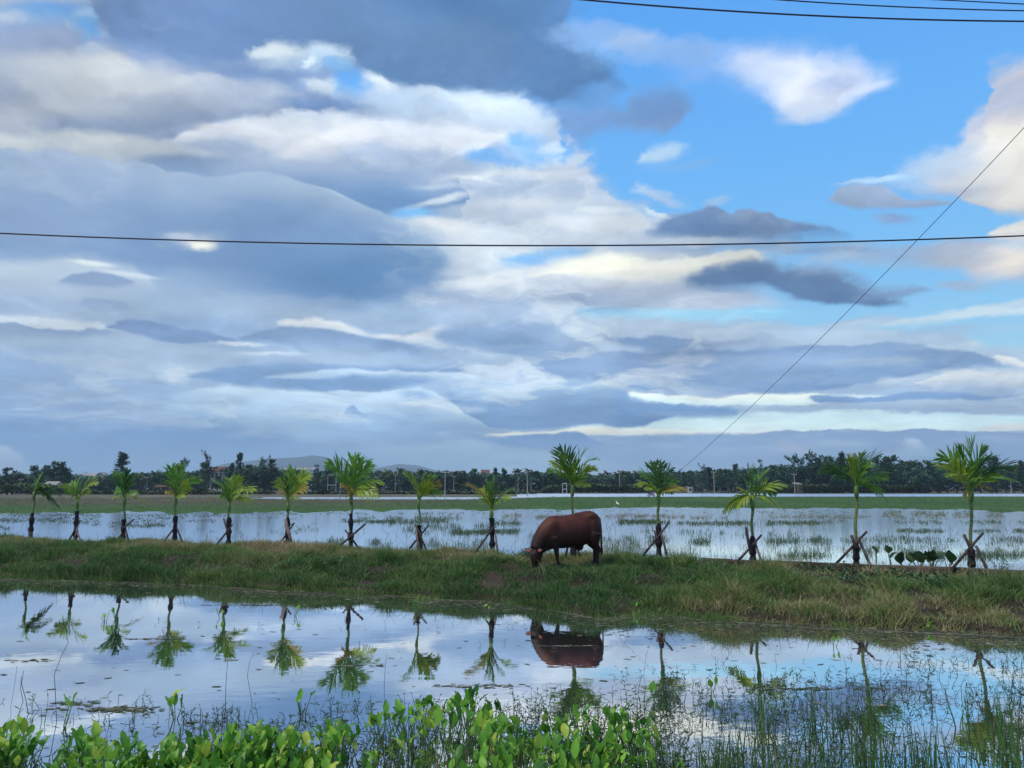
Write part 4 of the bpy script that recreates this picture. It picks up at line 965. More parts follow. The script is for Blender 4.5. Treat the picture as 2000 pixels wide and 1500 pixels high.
m_stake = pmat("weathered_stake", (0.030, 0.020, 0.022), (0.085, 0.060, 0.055), 6.0, 0.9, bump=0.004, vec=(1, 1, 1))
m_stake_pale = pmat("pale_stake", (0.10, 0.075, 0.07), (0.19, 0.15, 0.135), 6.0, 0.9, bump=0.004)
m_cord = pmat("tie_cord", (0.03, 0.02, 0.03))
ORD = ['first', 'second', 'third', 'fourth', 'fifth', 'sixth', 'seventh', 'eighth', 'ninth', 'tenth', 'eleventh', 'twelfth', 'thirteenth', 'fourteenth']

def frond_mesh(B, T, rng, broad=1.0, arch=0.5, limp=0.3):
    """pinnate frond from B to T: arched rib with two rows of broad pleated leaflets"""
    B = Vector(B); T = Vector(T); T = B.lerp(T, 0.84); L = (T - B).length; H = T - B
    up = Vector((0, 0, 1)); hor = Vector((H.x, H.y, 0))
    ctrl = B + Vector((H.x, H.y, 0)) * (0.5 - 0.28 * arch) + up * (max(H.z, 0) * 0.55 + L * 0.38 * arch)
    mb = MB(); N = 14; pts = []
    for i in range(N + 1):
        t = i / N; pts.append(B * (1 - t) ** 2 + ctrl * 2 * t * (1 - t) + T * t * t)
    mb.tube(pts, [0.016 * (1 - 0.8 * i / N) + 0.003 for i in range(N + 1)], 5)
    total = sum((pts[i + 1] - pts[i]).length for i in range(N))
    def P_(t):
        f = t * N; i = min(int(f), N - 1); return pts[i].lerp(pts[i + 1], f - i), (pts[i + 1] - pts[i]).normalized()
    side0 = hor.normalized().cross(up) if hor.length > 0.05 else Vector((1, 0, 0))
    roll = rng.uniform(-1.2, 1.2) 
    n = int(10 + 4 * broad)
    for s in (-1, 1):
        for k in range(n):
            t = 0.20 + 0.80 * (k + 0.5 + rng.uniform(-.2, .2)) / n; t = min(t, 0.995)
            p, tg = P_(t)
            sd = tg.cross(up); sd = sd.normalized() if sd.length > 0.2 else side0.copy()
            sd = Matrix.Rotation(roll, 3, tg) @ sd
            nrm = sd.cross(tg).normalized()
            ang = R(52 - 36 * t) + rng.normal(0, 0.15)
            d = (tg * cos(ang) + sd * s * sin(ang) + nrm * rng.uniform(0.02, 0.28)).normalized()
            ll = total * (0.28 + 0.24 * sin(pi * min(1, t * 1.1)) ) * rng.uniform(0.72, 1.12) * (1.0 if t < .9 else 0.85)
            w = total * 0.032 * broad * rng.uniform(0.75, 1.2)
            wv = (d.cross(nrm)).normalized(); q = p.copy(); vs = []; dd = d.copy()
            M = 4
            for j in range(M + 1):
                u = j / M; hw = w * 0.5 * (0.75 + 0.6 * sin(pi * min(u * 0.9 + 0.05, 1))) * (1 if j < M else 0.12)
                vs += [q - wv * hw, q + wv * hw]
                dd = (dd + Vector((0, 0, -1)) * (limp * 0.42 * (0.4 + u)) ).normalized(); q = q + dd * (ll / M)
            mb.add(vs, [(2 * j, 2 * j + 1, 2 * j + 3, 2 * j + 2) for j in range(M)])
    return mb

# per palm: base px, base py, crown px, crown py, fronds (tip px, tip py, material 0-4, depth offset, limpness), stakes (foot, head, thickness, pale), wrap top py, look
G, DG, YG, YE, DR = 0, 1, 2, 3, 4
PALMS = [
 (60, 1048, 67, 962, [(122, 992, DG, .3, .9), (130, 966, DG, -.4, .8), (108, 975, G, .5, .9), (82, 924, G, .2, .2), (98, 946, G, -.3, .5), (60, 945, DG, .3, .4)], [((67, 1058), (56, 1036), 1, 0), ((52, 1056), (62, 1040), 1, 0)], 1002, "leaning young palm with limp dark fronds hanging to the right"),
 (148, 1056, 152, 978, [(114, 943, YG, -.2, .3), (138, 938, G, .4, .1), (160, 937, G, .2, .1), (192, 936, YG, -.2, .3), (124, 955, G, .5, .5), (178, 958, YG, .5, .5)], [((134, 1057), (157, 1016), 1, 0), ((158, 1060), (149, 1036), 1, 1), ((144, 1058), (152, 1030), .9, 1)], 998, "small bushy young palm with yellow-green outer fronds"),
 (241, 1054, 244, 974, [(208, 924, DG, -.3, .2), (246, 913, DG, .2, .05), (276, 919, DG, .3, .3), (232, 918, G, .5, .1), (213, 972, YG, -.4, .8), (270, 962, G, -.5, .7), (296, 982, YE, .2, .7), (225, 952, G, .6, .5)], [((222, 1060), (239, 1042), 1, 0), ((251, 1056), (244, 1030), 1.2, 0), ((243, 1030), (262, 1014), 1.1, 0)], 1014, "dark green young palm with one yellow drooping frond at the right"),
 (342, 1056, 344, 972, [(312, 915, G, .3, .25), (334, 905, G, .1, .05), (352, 903, G, -.3, .1), (396, 930, G, .2, .3), (303, 944, DR, -.3, .6), (372, 940, YG, -.4, .4), (364, 968, YG, -.3, .9), (322, 960, YE, -.5, .9)], [((322, 1056), (338, 1034), 1, 0), ((356, 1058), (345, 1030), 1, 0)], 1008, "young palm with a tan withered frond at its left"),
 (447, 1062, 448, 984, [(411, 934, G, .2, .3), (468, 927, YG, -.2, .1), (450, 930, G, .4, .1), (504, 950, YG, -.3, .5), (500, 974, YG, .3, .8), (426, 966, G, -.4, .9), (432, 940, G, -.4, .3), (476, 950, YG, -.6, .5)], [((425, 1062), (454, 1025), 1, 0), ((446, 1040), (437, 1013), 1.2, 0)], 1010, "low bright green young palm with broad fronds arching right"),
 (562, 1068, 562, 984, [(550, 912, G, .2, .05), (568, 910, G, -.2, .05), (580, 912, DG, .2, .1), (606, 919, YG, .1, .2), (540, 932, YG, -.2, .4), (541, 956, DR, .2, .9), (603, 950, YE, -.3, .5), (585, 970, YG, -.5, .6)], [((543, 1066), (575, 1021), 1, 0), ((572, 1073), (557, 1014), 1.8, 1)], 1010, "upright young palm with withered tan leaves at its left side"),
 (685, 1070, 686, 968, [(637, 895, G, -.2, .25), (695, 884, G, .1, .03), (708, 888, G, -.3, .1), (727, 898, G, .2, .25), (672, 905, G, .5, .1), (664, 942, YE, -.2, .8), (672, 972, YE, -.5, 1.), (752, 936, YG, .1, .5), (748, 966, YG, -.4, .7), (692, 958, YE, -.6, 1.), (706, 955, YE, .3, 1.)], [((656, 1072), (714, 1023), 1.2, 0), ((697, 1066), (674, 1035), 1, 0)], 1003, "tall young palm with yellowed lower fronds round its crown"),
 (820, 1078, 818, 978, [(790, 919, YG, -.2, .15), (806, 928, YG, .3, .1), (832, 918, G, .2, .1), (850, 924, G, -.2, .15), (862, 938, YE, .1, .3), (868, 956, G, -.3, .6), (845, 940, YG, -.5, .2)], [((834, 1076), (811, 1025), 1, 0), ((805, 1065), (836, 1027), 1, 0), ((818, 1072), (812, 1035), 1.3, 1)], 1026, "young palm with a yellowish fan and very thin stem"),
 (962, 1082, 960, 998, [(907, 940, YE, -.1, .2), (938, 952, YG, .3, .1), (948, 934, G, .2, .05), (966, 930, G, -.2, .05), (985, 938, G, .2, .1), (1012, 948, G, .2, .3), (1000, 965, YG, -.4, .4), (975, 945, DG, .5, .1)], [((928, 1080), (963, 1030), 1, 0), ((972, 1080), (967, 1038), 1, 1)], 1012, "stout young palm with a dense rounded fan of green fronds"),
 (1120, 1090, 1118, 950, [(1080, 876, G, -.2, .2), (1093, 868, DG, .2, .1), (1068, 912, G, .1, .4), (1074, 896, YG, -.3, .3), (1112, 885, DG, .4, .05), (1146, 870, G, -.1, .15), (1168, 886, G, .2, .3), (1168, 908, YG, -.3, .3), (1158, 946, YG, -.2, .8), (1146, 925, G, -.6, .5), (1130, 895, G, .5, .1)], [((1104, 1088), (1126, 1001), 1.1, 0), ((1133, 1090), (1117, 1030), 1, 0)], 1010, "tall young palm rising from behind the cow"),
 (1287, 1090, 1286, 968, [(1245, 914, G, -.1, .3), (1274, 897, DG, .2, .05), (1291, 898, DG, -.2, .05), (1316, 908, DG, .1, .3), (1240, 940, YG, .2, .5), (1262, 952, YG, -.5, .5), (1326, 935, G, .4, .3), (1346, 953, YE, -.1, .4), (1318, 960, YG, .3, .7)], [((1258, 1082), (1307, 1020), 1, 0), ((1284, 1055), (1278, 1036), 1.1, 0), ((1302, 1085), (1291, 1040), 1.1, 1)], 1022, "young palm with an orange-yellow frond pointing right"),
 (1471, 1102, 1469, 975, [(1459, 902, G, .1, .03), (1474, 905, G, -.2, .05), (1500, 912, G, .3, .15), (1538, 940, YG, .1, .4), (1546, 1000, YG, -.2, .9), (1404, 1000, YG, -.1, 1.), (1436, 992, YG, -.5, 1.), (1442, 920, G, .4, .2), (1520, 960, G, .4, .6)], [((1437, 1100), (1487, 1045), 1.1, 0), ((1462, 1060), (1457, 1030), 1.3, 0), ((1487, 1100), (1476, 1063), 1.1, 1)], 1046, "young palm with long fronds hanging low on both sides"),
 (1673, 1108, 1672, 952, [(1600, 908, DG, -.1, .3), (1630, 915, DG, .3, .4), (1656, 886, YE, .1, .05), (1665, 888, YG, -.2, .1), (1686, 880, DG, .3, .1), (1722, 880, DG, .1, .2), (1705, 900, G, -.3, .2), (1738, 928, G, .4, .5), (1752, 988, G, -.2, .9), (1735, 958, G, -.6, .8)], [((1624, 1110), (1693, 1038), 1.1, 0), ((1669, 1062), (1663, 1046), 1.4, 0), ((1701, 1108), (1676, 1050), 1.3, 1)], 1058, "dark young palm with a long frond sweeping down to the right"),
 (1899, 1115, 1896, 958, [(1824, 898, YG, -.2, .3), (1832, 880, G, .2, .2), (1868, 864, G, -.2, .1), (1900, 849, G, .1, .03), (1928, 866, G, -.2, .1), (1936, 886, DG, .3, .2), (1850, 920, YG, -.5, .4), (1988, 906, DG, .2, .2), (1996, 934, G, -.3, .5), (1955, 920, YG, .4, .4), (1880, 972, YE, -.3, 1.), (1940, 950, YE, .1, .9), (1912, 930, G, -.7, .4)], [((1858, 1113), (1920, 1041), 1.1, 0), ((1897, 1076), (1883, 1044), 1.2, 0), ((1929, 1115), (1906, 1066), 1.3, 1)], 1062, "largest young palm, with the tallest crown of the row"),
]
for i, (bx, by, cx, cy, fronds, stakes, wrap, look) in enumerate(PALMS):
    rng = np.random.default_rng(100 + i)
    D = palm_depth(bx); X0 = at(bx, by, D).x; D = row_y(X0) ; mpp = D / F
    base = Vector((X0, D, 0)); t_ = (D - float(edge_y(X0))) / (row_y(X0) - float(edge_y(X0)))
    base.z = float(bank_z(np.array([X0]), np.array([1.0]))[0]) - 0.04
    root = empty("young_palm", base); inv = -base
    crown = at(cx, cy, D) + inv; wr = at(bx, wrap, D) + inv; wz = max(wr.z, 0.35)
    stem_pts = [Vector((0, 0, 0)).lerp(crown, k / 8) + Vector((0.03 * sin(k * 1.3 + i), 0.02 * cos(k + i), 0)) * (1 if 0 < k < 8 else 0) for k in range(9)]
    thin = 0.030 if i in (7,) else 0.038
    k0 = MB().tube(stem_pts, [thin * 1.5, thin * 1.35, thin * 1.15, thin, thin * .95, thin * .9, thin * .9, thin * 1.0, thin * 1.25], 10)
    k0.build("trunk", m_stem, root, True)
    # dark sacking round the lower trunk
    wp_ = [Vector((0, 0, -0.05)).lerp(Vector((crown.x * wz / crown.z, crown.y, wz)), k / 9) for k in range(10)]
    MB().tube(wp_, [0.085 + 0.02 * sin(k * 2.1 + i) + rng.uniform(-.008, .012) - 0.022 * k / 9 for k in range(10)], 9).build("trunk_wrap", m_sack, root)
    MB().tube([crown + (Vector((0, 0, -0.26))), crown + Vector((0, 0, -0.1)), crown + Vector((0, 0, .04))], [thin * 1.0, thin * 1.6, thin * 1.1], 9).build("crownshaft", m_shaft, root, True)
    for (tx, ty, mi, dep, limp) in fronds:
        tip = at(tx, ty, D + dep * 0.9) + inv
        s0 = crown + Vector((0, 0, -0.04))
        limp = limp + .12; arch = 0.36 + limp * 0.8
        f = frond_mesh(s0, tip, rng, rng.uniform(0.9, 1.2), arch, limp).build("frond", m_frond[mi], root)
        if mi in (YE, DR): f['label'] = "yellowed frond" if mi == YE else "withered tan frond"
    tag(root, look + f", {ORD[i]} in the row" if len((look + " x in the row").split()) <= 15 else look, "palm tree", "young palms planted along the bank")
    sr = empty("support_stakes", base)
    for (fx, fy), (hx, hy), th, pale in stakes:
        dd = rng.uniform(-0.12, 0.12)
        a = at(fx, fy, D - 0.22 + dd) + inv; b_ = at(hx, hy, D - 0.10 + dd * .3) + inv
        a = a + (a - b_).normalized() * 0.12
        mid = a.lerp(b_, 0.5) + Vector((rng.uniform(-.01, .01), 0, rng.uniform(-.01, .01)))
        MB().tube([a, mid, b_], [0.030 * th, 0.028 * th, 0.026 * th], 7).build("stake", m_stake_pale if pale else m_stake, sr, True)
    zt = (at(bx, wrap + (by - wrap) * 0.25, D) + inv).z
    MB().tube([Vector((0.11 * cos(a), 0.11 * sin(a) - 0.04, zt + 0.01 * sin(3 * a))) for a in [k * pi / 6 for k in range(13)]], 0.008, 5).build("tie_cord", m_cord, sr)
    tag(sr, f"crossed wooden stakes propping the {ORD[i]} young palm from the left", "stakes", "stakes propping the young palms")
# ------------------------------------------------------------------ grazing cow
m_hide, nt, b = new_mat("cow_hide")
b.inputs['Roughness'].default_value = 0.62; b.inputs['Specular IOR Level'].default_value = 0.25
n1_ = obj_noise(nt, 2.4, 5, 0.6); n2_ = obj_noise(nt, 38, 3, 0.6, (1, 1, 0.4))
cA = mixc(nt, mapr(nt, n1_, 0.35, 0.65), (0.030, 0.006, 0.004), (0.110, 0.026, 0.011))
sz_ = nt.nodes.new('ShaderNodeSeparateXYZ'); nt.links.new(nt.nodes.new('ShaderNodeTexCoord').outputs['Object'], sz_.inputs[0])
under_shade = mapr(nt, mathn(nt, 'MULTIPLY_ADD', n1_, 0.25, sz_.outputs[2]), 0.68, 1.28, 1.0, 0.0)  # shade of the cow's underside painted into the hide, darker towards the ground
cB = mixc(nt, mathn(nt, 'MULTIPLY', under_shade, 0.94), cA, (0.012, 0.005, 0.006))
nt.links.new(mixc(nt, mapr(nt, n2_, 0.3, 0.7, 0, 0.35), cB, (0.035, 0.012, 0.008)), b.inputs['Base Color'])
bn = nt.nodes.new('ShaderNodeBump'); bn.inputs['Strength'].default_value = 0.7; bn.inputs['Distance'].default_value = 0.012
nt.links.new(n2_, bn.inputs['Height']); nt.links.new(bn.outputs[0], b.inputs['Normal'])
m_horn = pmat("cow_hoof", (0.02, 0.016, 0.014), (0.05, 0.04, 0.035), 10, 0.6)
m_muzzle = pmat("cow_muzzle", (0.05, 0.03, 0.03), (0.09, 0.06, 0.055), 20, 0.5)
m_eye = pmat("cow_eye", (0.004, 0.003, 0.003), rough=0.08, spec=0.6)
m_earin = pmat("cow_ear_inside", (0.20, 0.07, 0.05), (0.28, 0.11, 0.08), 12, 0.8)

COW_D = 19.3
cow_at = Vector((at(1112, 1105, COW_D).x, COW_D, 0)); cow_at.z = 0.54
cow = empty("cow", cow_at, R(180 + 24))      # local +x = towards the head; the animal faces left and a little to the camera
mb = MB()
def section_loft(mb, secs, n=44):
    S = np.array(secs, float); tq = np.linspace(0, len(secs) - 1, 70); f = np.arange(len(secs)); Q = []
    for q in tq:                       # Catmull-Rom through the measured sections
        i = min(int(q), len(secs) - 2); u = q - i; p0, p1, p2, p3 = S[max(i - 1, 0)], S[i], S[i + 1], S[min(i + 2, len(secs) - 1)]
        Q.append(.5 * ((2 * p1) + (-p0 + p2) * u + (2 * p0 - 5 * p1 + 4 * p2 - p3) * u * u + (-p0 + 3 * p1 - 3 * p2 + p3) * u ** 3))
    secs = Q
    vs = []; fs = []
    for (x, zt, zb, hw, yo, pinch) in secs:
        zc = (zt + zb) / 2; hz = (zt - zb) / 2
        for k in range(n):
            a = 2 * pi * k / n; cy = sin(a); cz = cos(a)
            w = hw * (1 - pinch * max(cz, 0) ** 2)
            vs.append((x, yo + w * abs(cy) ** 0.85 * (1 if cy >= 0 else -1), zc + hz * abs(cz) ** 0.92 * (1 if cz >= 0 else -1)))
    for i in range(len(secs) - 1):
        for k in range(n):
            k2 = (k + 1) % n; fs.append((i * n + k, i * n + k2, (i + 1) * n + k2, (i + 1) * n + k))
    fs.append(tuple(range(n))[::-1]); fs.append(tuple((len(secs) - 1) * n + k for k in range(n)))
    mb.add(vs, fs)
# trunk: x, top, bottom, half width, y offset, narrowing of the top
section_loft(mb, [(-.84, 1.16, .86, .10, 0, .1), (-.80, 1.24, .70, .19, 0, .25), (-.70, 1.31, .58, .25, 0, .3), (-.56, 1.345, .55, .275, 0, .32), (-.40, 1.33, .515, .29, 0, .38),
                  (-.20, 1.295, .47, .325, 0, .42), (.02, 1.255, .455, .345, 0, .42), (.24, 1.235, .45, .33, 0, .42), (.42, 1.235, .45, .295, 0, .45), (.56, 1.215, .44, .265, 0, .5), (.66, 1.14, .46, .225, 0, .4), (.74, 1.02, .50, .17, 0, .3)])
def limb(mb, pts, n=12, sq=1.0): mb.tube([p[:3] for p in pts], [p[3] for p in pts], n)
# hips, shoulders, haunch
mb.ball((-.55, .16, 1.20), .12, 16, 12, (1.4, .8, .85)); mb.ball((-.55, -.16, 1.20), .12, 16, 12, (1.4, .8, .85)); mb.ball((-.76, .10, 1.12), .085, 14, 10, (1, .9, 1)); mb.ball((-.76, -.10, 1.12), .085, 14, 10, (1, .9, 1))
mb.ball((-.60, .13, .88), .28, 24, 18, (.85, .66, 1.25)); mb.ball((-.60, -.13, .88), .28, 24, 18, (.85, .66, 1.25))
mb.ball((.48, .13, .86), .26, 24, 18, (.8, .6, 1.25)); mb.ball((.48, -.13, .86), .26, 24, 18, (.8, .6, 1.25))
mb.ball((-.28, 0, .47), .12, 12, 8, (1.0, .8, .8))
# neck down to the ground, dewlap, head
limb(mb, [(.50, 0, .92, .27), (.66, .01, .82, .235), (.80, .03, .68, .19), (.90, .05, .55, .155), (.96, .07, .45, .135)], 28)
limb(mb, [(.50, 0, .60, .17), (.66, .01, .52, .13), (.80, .03, .42, .09)], 12)
HX = Vector((.985, .09, .42))                                   # poll
FD = Vector((.10, .10, -1.0)).normalized()                      # along the face, towards the muzzle
FN = Vector((.93, .36, .13)); FN = (FN - FD * FN.dot(FD)).normalized()   # forehead normal
FS = FD.cross(FN).normalized()                                  # sideways
def hp(a, n_, s): return HX + FD * a + FN * n_ + FS * s
vs = []; fs = []; n = 14
hs = [(-.06, .07, .05, -.05), (0, .105, .10, -.03), (.07, .118, .125, -.015), (.15, .108, .13, -.02), (.24, .082, .112, -.03), (.32, .064, .09, -.03), (.38, .062, .078, -.025), (.42, .052, .060, -.02)]
for (a, w, h, off) in hs:
    for k in range(n):
        an = 2 * pi * k / n; vs.append(hp(a, off + h * cos(an), w * sin(an)))
for i in range(len(hs) - 1):
    for k in range(n):
        k2 = (k + 1) % n; fs.append((i * n + k, i * n + k2, (i + 1) * n + k2, (i + 1) * n + k))
fs.append(tuple(range(n))[::-1]); fs.append(tuple((len(hs) - 1) * n + k for k in range(n)))
mb.add(vs, fs)
# legs (front pair striding, hind pair nearly together)
limb(mb, [(.50, .16, .74, .15), (.47, .165, .60, .105), (.44, .165, .46, .072), (.43, .165, .36, .058), (.42, .165, .30, .052), (.40, .165, .18, .040), (.38, .165, .09, .043), (.385, .165, .02, .056)])
limb(mb, [(.56, -.15, .72, .15), (.62, -.155, .58, .10), (.66, -.155, .45, .070), (.69, -.155, .36, .058), (.71, -.155, .29, .050), (.73, -.155, .17, .038), (.75, -.155, .09, .042), (.765, -.155, .02, .055)])
limb(mb, [(-.62, .17, .80, .20), (-.60, .175, .66, .15), (-.62, .175, .54, .105), (-.70, .175, .44, .075), (-.715, .175, .38, .062), (-.69, .175, .26, .046), (-.665, .175, .10, .046), (-.655, .175, .02, .058)])
limb(mb, [(-.64, -.15, .80, .20), (-.64, -.16, .66, .15), (-.70, -.16, .54, .105), (-.80, -.16, .44, .075), (-.82, -.16, .38, .062), (-.81, -.16, .26, .046), (-.80, -.16, .10, .046), (-.79, -.16, .02, .058)])
# tail hanging along the rump
limb(mb, [(-.80, 0, 1.20, .05), (-.87, .01, 1.10, .036), (-.90, .02, .90, .028), (-.905, .025, .65, .024), (-.90, .03, .50, .028), (-.895, .03, .36, .045), (-.89, .03, .24, .02)], 8)
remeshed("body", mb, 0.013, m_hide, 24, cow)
# parts with a look of their own
def ear(name, side):
    b0 = hp(-.005, -.01, side * .085); d = (FS * side + Vector((0, 0, .10)) + FN * .15).normalized(); nn = FN.copy(); wv = d.cross(nn).normalized()
    me = MB(); prof = [(0, .022), (.04, .042), (.09, .054), (.14, .044), (.18, .022), (.20, .004)]
    outer = []; 
    for (l, w) in prof: outer += [b0 + d * l + wv * w + nn * .012, b0 + d * l - nn * .014, b0 + d * l - wv * w + nn * .012, b0 + d * l + nn * -.002]
    fs = []
    for i in range(len(prof) - 1):
        for k in range(4):
            k2 = (k + 1) % 4; fs.append((i * 4 + k, i * 4 + k2, i * 4 + 4 + k2, i * 4 + 4 + k))
    fs += [(3, 2, 1, 0), (20, 21, 22, 23)]
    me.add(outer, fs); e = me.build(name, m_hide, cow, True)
    inn = MB(); q = []
    for (l, w) in prof[1:5]: q += [b0 + d * l + wv * w * .62 + nn * .0125, b0 + d * l + nn * .002, b0 + d * l - wv * w * .62 + nn * .0125]
    inn.add(q, [(i * 3 + k, i * 3 + k + 1, i * 3 + 4 + k, i * 3 + 3 + k) for i in range(3) for k in range(2)])
    inn.build("ear_lining", m_earin, e, True)
ear("ear", -1); ear("ear", 1)
for s in (-1, 1):
    MB().ball(hp(.10, .045, s * .104), .020, 10, 8).build("eye", m_eye, cow, True)
MB().tube([hp(.385, -.025, 0), hp(.415, -.022, 0), hp(.435, -.02, 0)], [.066, .062, .040], 14).build("muzzle", m_muzzle, cow, True)
for (x, y) in ((.39, .165), (.775, -.155), (-.645, .175), (-.78, -.16)):
    MB().tube([(x, y, .075), (x + .012, y, .03), (x + .02, y, -.03)], [.048, .062, .066], 10).build("hoof", m_horn, cow, True)
tag(cow, "dark reddish-brown cow grazing head-down on the grassy bank", "cow")
# ------------------------------------------------------------------ far trees
m_tleaf = leaf_mat("tree_leaves", [(0, (0.034, 0.088, 0.068)), (0.4, (0.050, 0.115, 0.076)), (0.75, (0.070, 0.14, 0.074)), (1, (0.10, 0.165, 0.075))], 0.7, 0.12)
m_cas = leaf_mat("casuarina_needles", [(0, (0.034, 0.084, 0.068)), (0.5, (0.052, 0.108, 0.074)), (1, (0.08, 0.135, 0.078))], 0.7, 0.12)
m_bushl = leaf_mat("bush_leaves", [(0, (0.03, 0.055, 0.022)), (0.5, (0.05, 0.085, 0.03)), (1, (0.10, 0.12, 0.05))], 0.7, 0.12)
m_ttrunk = pmat("tree_bark", (0.05, 0.04, 0.03), (0.11, 0.09, 0.07), 2.0, 0.95, vec=(1, 1, .3))
m_coco = leaf_mat("coconut_leaves", [(0, (0.022, 0.05, 0.018)), (0.6, (0.045, 0.08, 0.025)), (1, (0.12, 0.12, 0.04))], 0.6, 0.15)

def crown_cloud(rng, clumps, per, leaf, flat=0.8):
    """leaf clumps: list of (centre, radius) -> leaf centres"""
    C, Tn = [], []
    for c, r in clumps:
        m = int(per * r * r) + 8; q = rng.normal(0, 1, (m, 3)); q /= np.linalg.norm(q, axis=1)[:, None]
        q *= (rng.random((m, 1)) ** 0.35) * r; q[:, 2] *= flat
        C.append(np.array(c) + q); Tn.append(np.clip(rng.random() * 0.5 + rng.normal(0.2, 0.18, m), 0, 1))
    C = np.concatenate(C); Tn = np.concatenate(Tn)
    return C, np.full(len(C), leaf) * rng.uniform(0.6, 1.3, len(C)), Tn

def make_tree(kind, seed):
    """unit models about 10 m high; returns (trunk mesh, crown mesh)"""
    rng = np.random.default_rng(seed); tb = MB(); clumps = []
    if kind == 'round':
        tb.tube([(0, 0, -.3), (.1, 0, 2.0), (.25, .1, 4.2), (.2, .1, 6.5)], [.32, .25, .19, .08], 7)
        for k in range(20):
            a = rng.uniform(0, 2 * pi); r = rng.uniform(.3, 3.4); z = rng.uniform(2.4, 8.6 - r * .35)
            c = (r * cos(a), r * sin(a), z); clumps.append((c, rng.uniform(.9, 1.6) * (1.1 if z < 7.5 else .75)))
            if k < 8: tb.tube([(.15, 0, 2.2 + .3 * k), (c[0] * .5, c[1] * .5, z * .75 + .6), c], [.13, .08, .03], 5)
        for k in range(5):
            clumps.append(((rng.uniform(-2, 2), rng.uniform(-1.5, 1.5), rng.uniform(8.2, 9.6)), rng.uniform(.5, .9)))
        C, S, T = crown_cloud(rng, clumps, 60, .75); m = m_tleaf
    elif kind == 'spread':
        tb.tube([(0, 0, -.3), (0, 0, 1.8), (-.2, 0, 3.4)], [.4, .32, .26], 7)
        for k in range(26):
            a = rng.uniform(0, 2 * pi); r = rng.uniform(.5, 5.0); z = rng.uniform(2.6, 9.2 - r * .45)
            c = (r * cos(a), r * .7 * sin(a), z); clumps.append((c, rng.uniform(.8, 1.45)))
            if k < 9: tb.tube([(-.15, 0, 3.0), (c[0] * .55, c[1] * .5, z * .7 + .6), c], [.2, .1, .03], 5)
        C, S, T = crown_cloud(rng, clumps, 55, .75); m = m_tleaf
    elif kind == 'casuarina':
        tb.tube([(0, 0, -.3), (.1, 0, 3), (-.1, .1, 6), (.1, 0, 9.7)], [.24, .18, .11, .02], 6)
        C, T = [], []
        for k in range(34):
            z = rng.uniform(2.0, 9.6); a = rng.uniform(0, 2 * pi); L = (2.3 * (1 - (z / 11.5)) + .35) * rng.uniform(.6, 1.15)
            e = np.array([cos(a) * L, sin(a) * L, z + L * rng.uniform(.35, .9)])
            tb.tube([(0, 0, z), tuple(e)], [.05, .01], 4)
            m_ = 34; f = rng.random((m_, 1)) ** .7; q = np.array([0, 0, z]) * (1 - f) + e * f + rng.normal(0, .20, (m_, 3))
            C.append(q); T.append(np.clip(rng.random() * .6 + rng.normal(.15, .15, m_), 0, 1))
        C = np.concatenate(C); T = np.concatenate(T); S = rng.uniform(.35, .75, len(C)); m = m_cas
    elif kind == 'windblown':
        tb.tube([(0, 0, -.3), (.2, 0, 3), (-.1, .1, 5.5), (-.9, 0, 9.0)], [.3, .22, .14, .02], 6)
        C, T = [], []
        for k in range(15):
            z = rng.uniform(3.0, 8.0); a = rng.uniform(0, 2 * pi); L = rng.uniform(1.4, 3.4)
            e = np.array([cos(a) * L * .75 - .4, sin(a) * L * .6, min(z + L * 1.05, 10.3)]); md = np.array([cos(a) * L * .25, sin(a) * L * .2, z + L * .55])
            tb.tube([(0, 0, z), tuple(md), tuple(e)], [.08, .05, .01], 4)
            m_ = 30; f = .3 + .7 * rng.random((m_, 1)); q = md * (1 - f) + e * f + rng.normal(0, .22, (m_, 3)); C.append(q); T.append(np.clip(rng.normal(.35, .2, m_), 0, 1))
        for k in range(12):
            c = np.array([rng.uniform(-2.4, 2.4), rng.uniform(-1, 1), rng.uniform(1.6, 5.6)]); m_ = 70; C.append(c + rng.normal(0, .6, (m_, 3))); T.append(np.clip(rng.normal(.3, .2, m_), 0, 1))
        C = np.concatenate(C); T = np.concatenate(T); S = rng.uniform(.3, .65, len(C)); m = m_cas
    elif kind == 'coconut':
        tb.tube([(0, 0, -.3), (.15, 0, 3), (.5, .1, 6), (.9, 0, 8.6)], [.2, .15, .12, .11], 6)
        mb2 = MB(); 
        for k in range(17):
            a = 2 * pi * k / 17 + rng.uniform(-.2, .2); el0 = rng.uniform(-.45, 1.2); L = rng.uniform(2.3, 3.0); p = Vector((.9, 0, 8.6)); d = Vector((cos(a) * cos(el0), sin(a) * cos(el0), sin(el0))); pts = [p.copy()]
            for j in range(6):
                p = p + d * L / 6; d = (d + Vector((0, 0, -.27))).normalized(); pts.append(p.copy())
            for j in range(1, 7):
                tg = (pts[j] - pts[j - 1]).normalized(); sd = tg.cross(Vector((0, 0, 1))); sd = sd.normalized() if sd.length > .1 else Vector((1, 0, 0))
                for s in (-1, 1):
                    for h in (0, .5):
                        q = pts[j - 1].lerp(pts[j], h); w = .62 * sin(pi * (j + h) / 7.6) + .15
                        t2 = q + sd * s * w + Vector((0, 0, -w * .75)) + tg * .25
                        mb2.add([q, q + tg * .2, t2 + tg * .06, t2], [(0, 1, 2, 3)])
        cm = mb2.mesh("crown", m_coco); a = cm.attributes.new('tint', 'FLOAT', 'POINT')
        a.data.foreach_set('value', np.repeat(np.clip(rng.normal(.35, .25, len(cm.vertices) // 4), 0, 1), 4).astype(np.float32))
        return tb.mesh("trunk", m_ttrunk), cm
    elif kind == 'bush':
        for k in range(5):
            a = rng.uniform(0, 2 * pi); tb.tube([(0, 0, -.3), (cos(a) * 1.2, sin(a) * 1.2, 3.2), (cos(a) * 2.4, sin(a) * 2, 6.5)], [.2, .14, .04], 5)
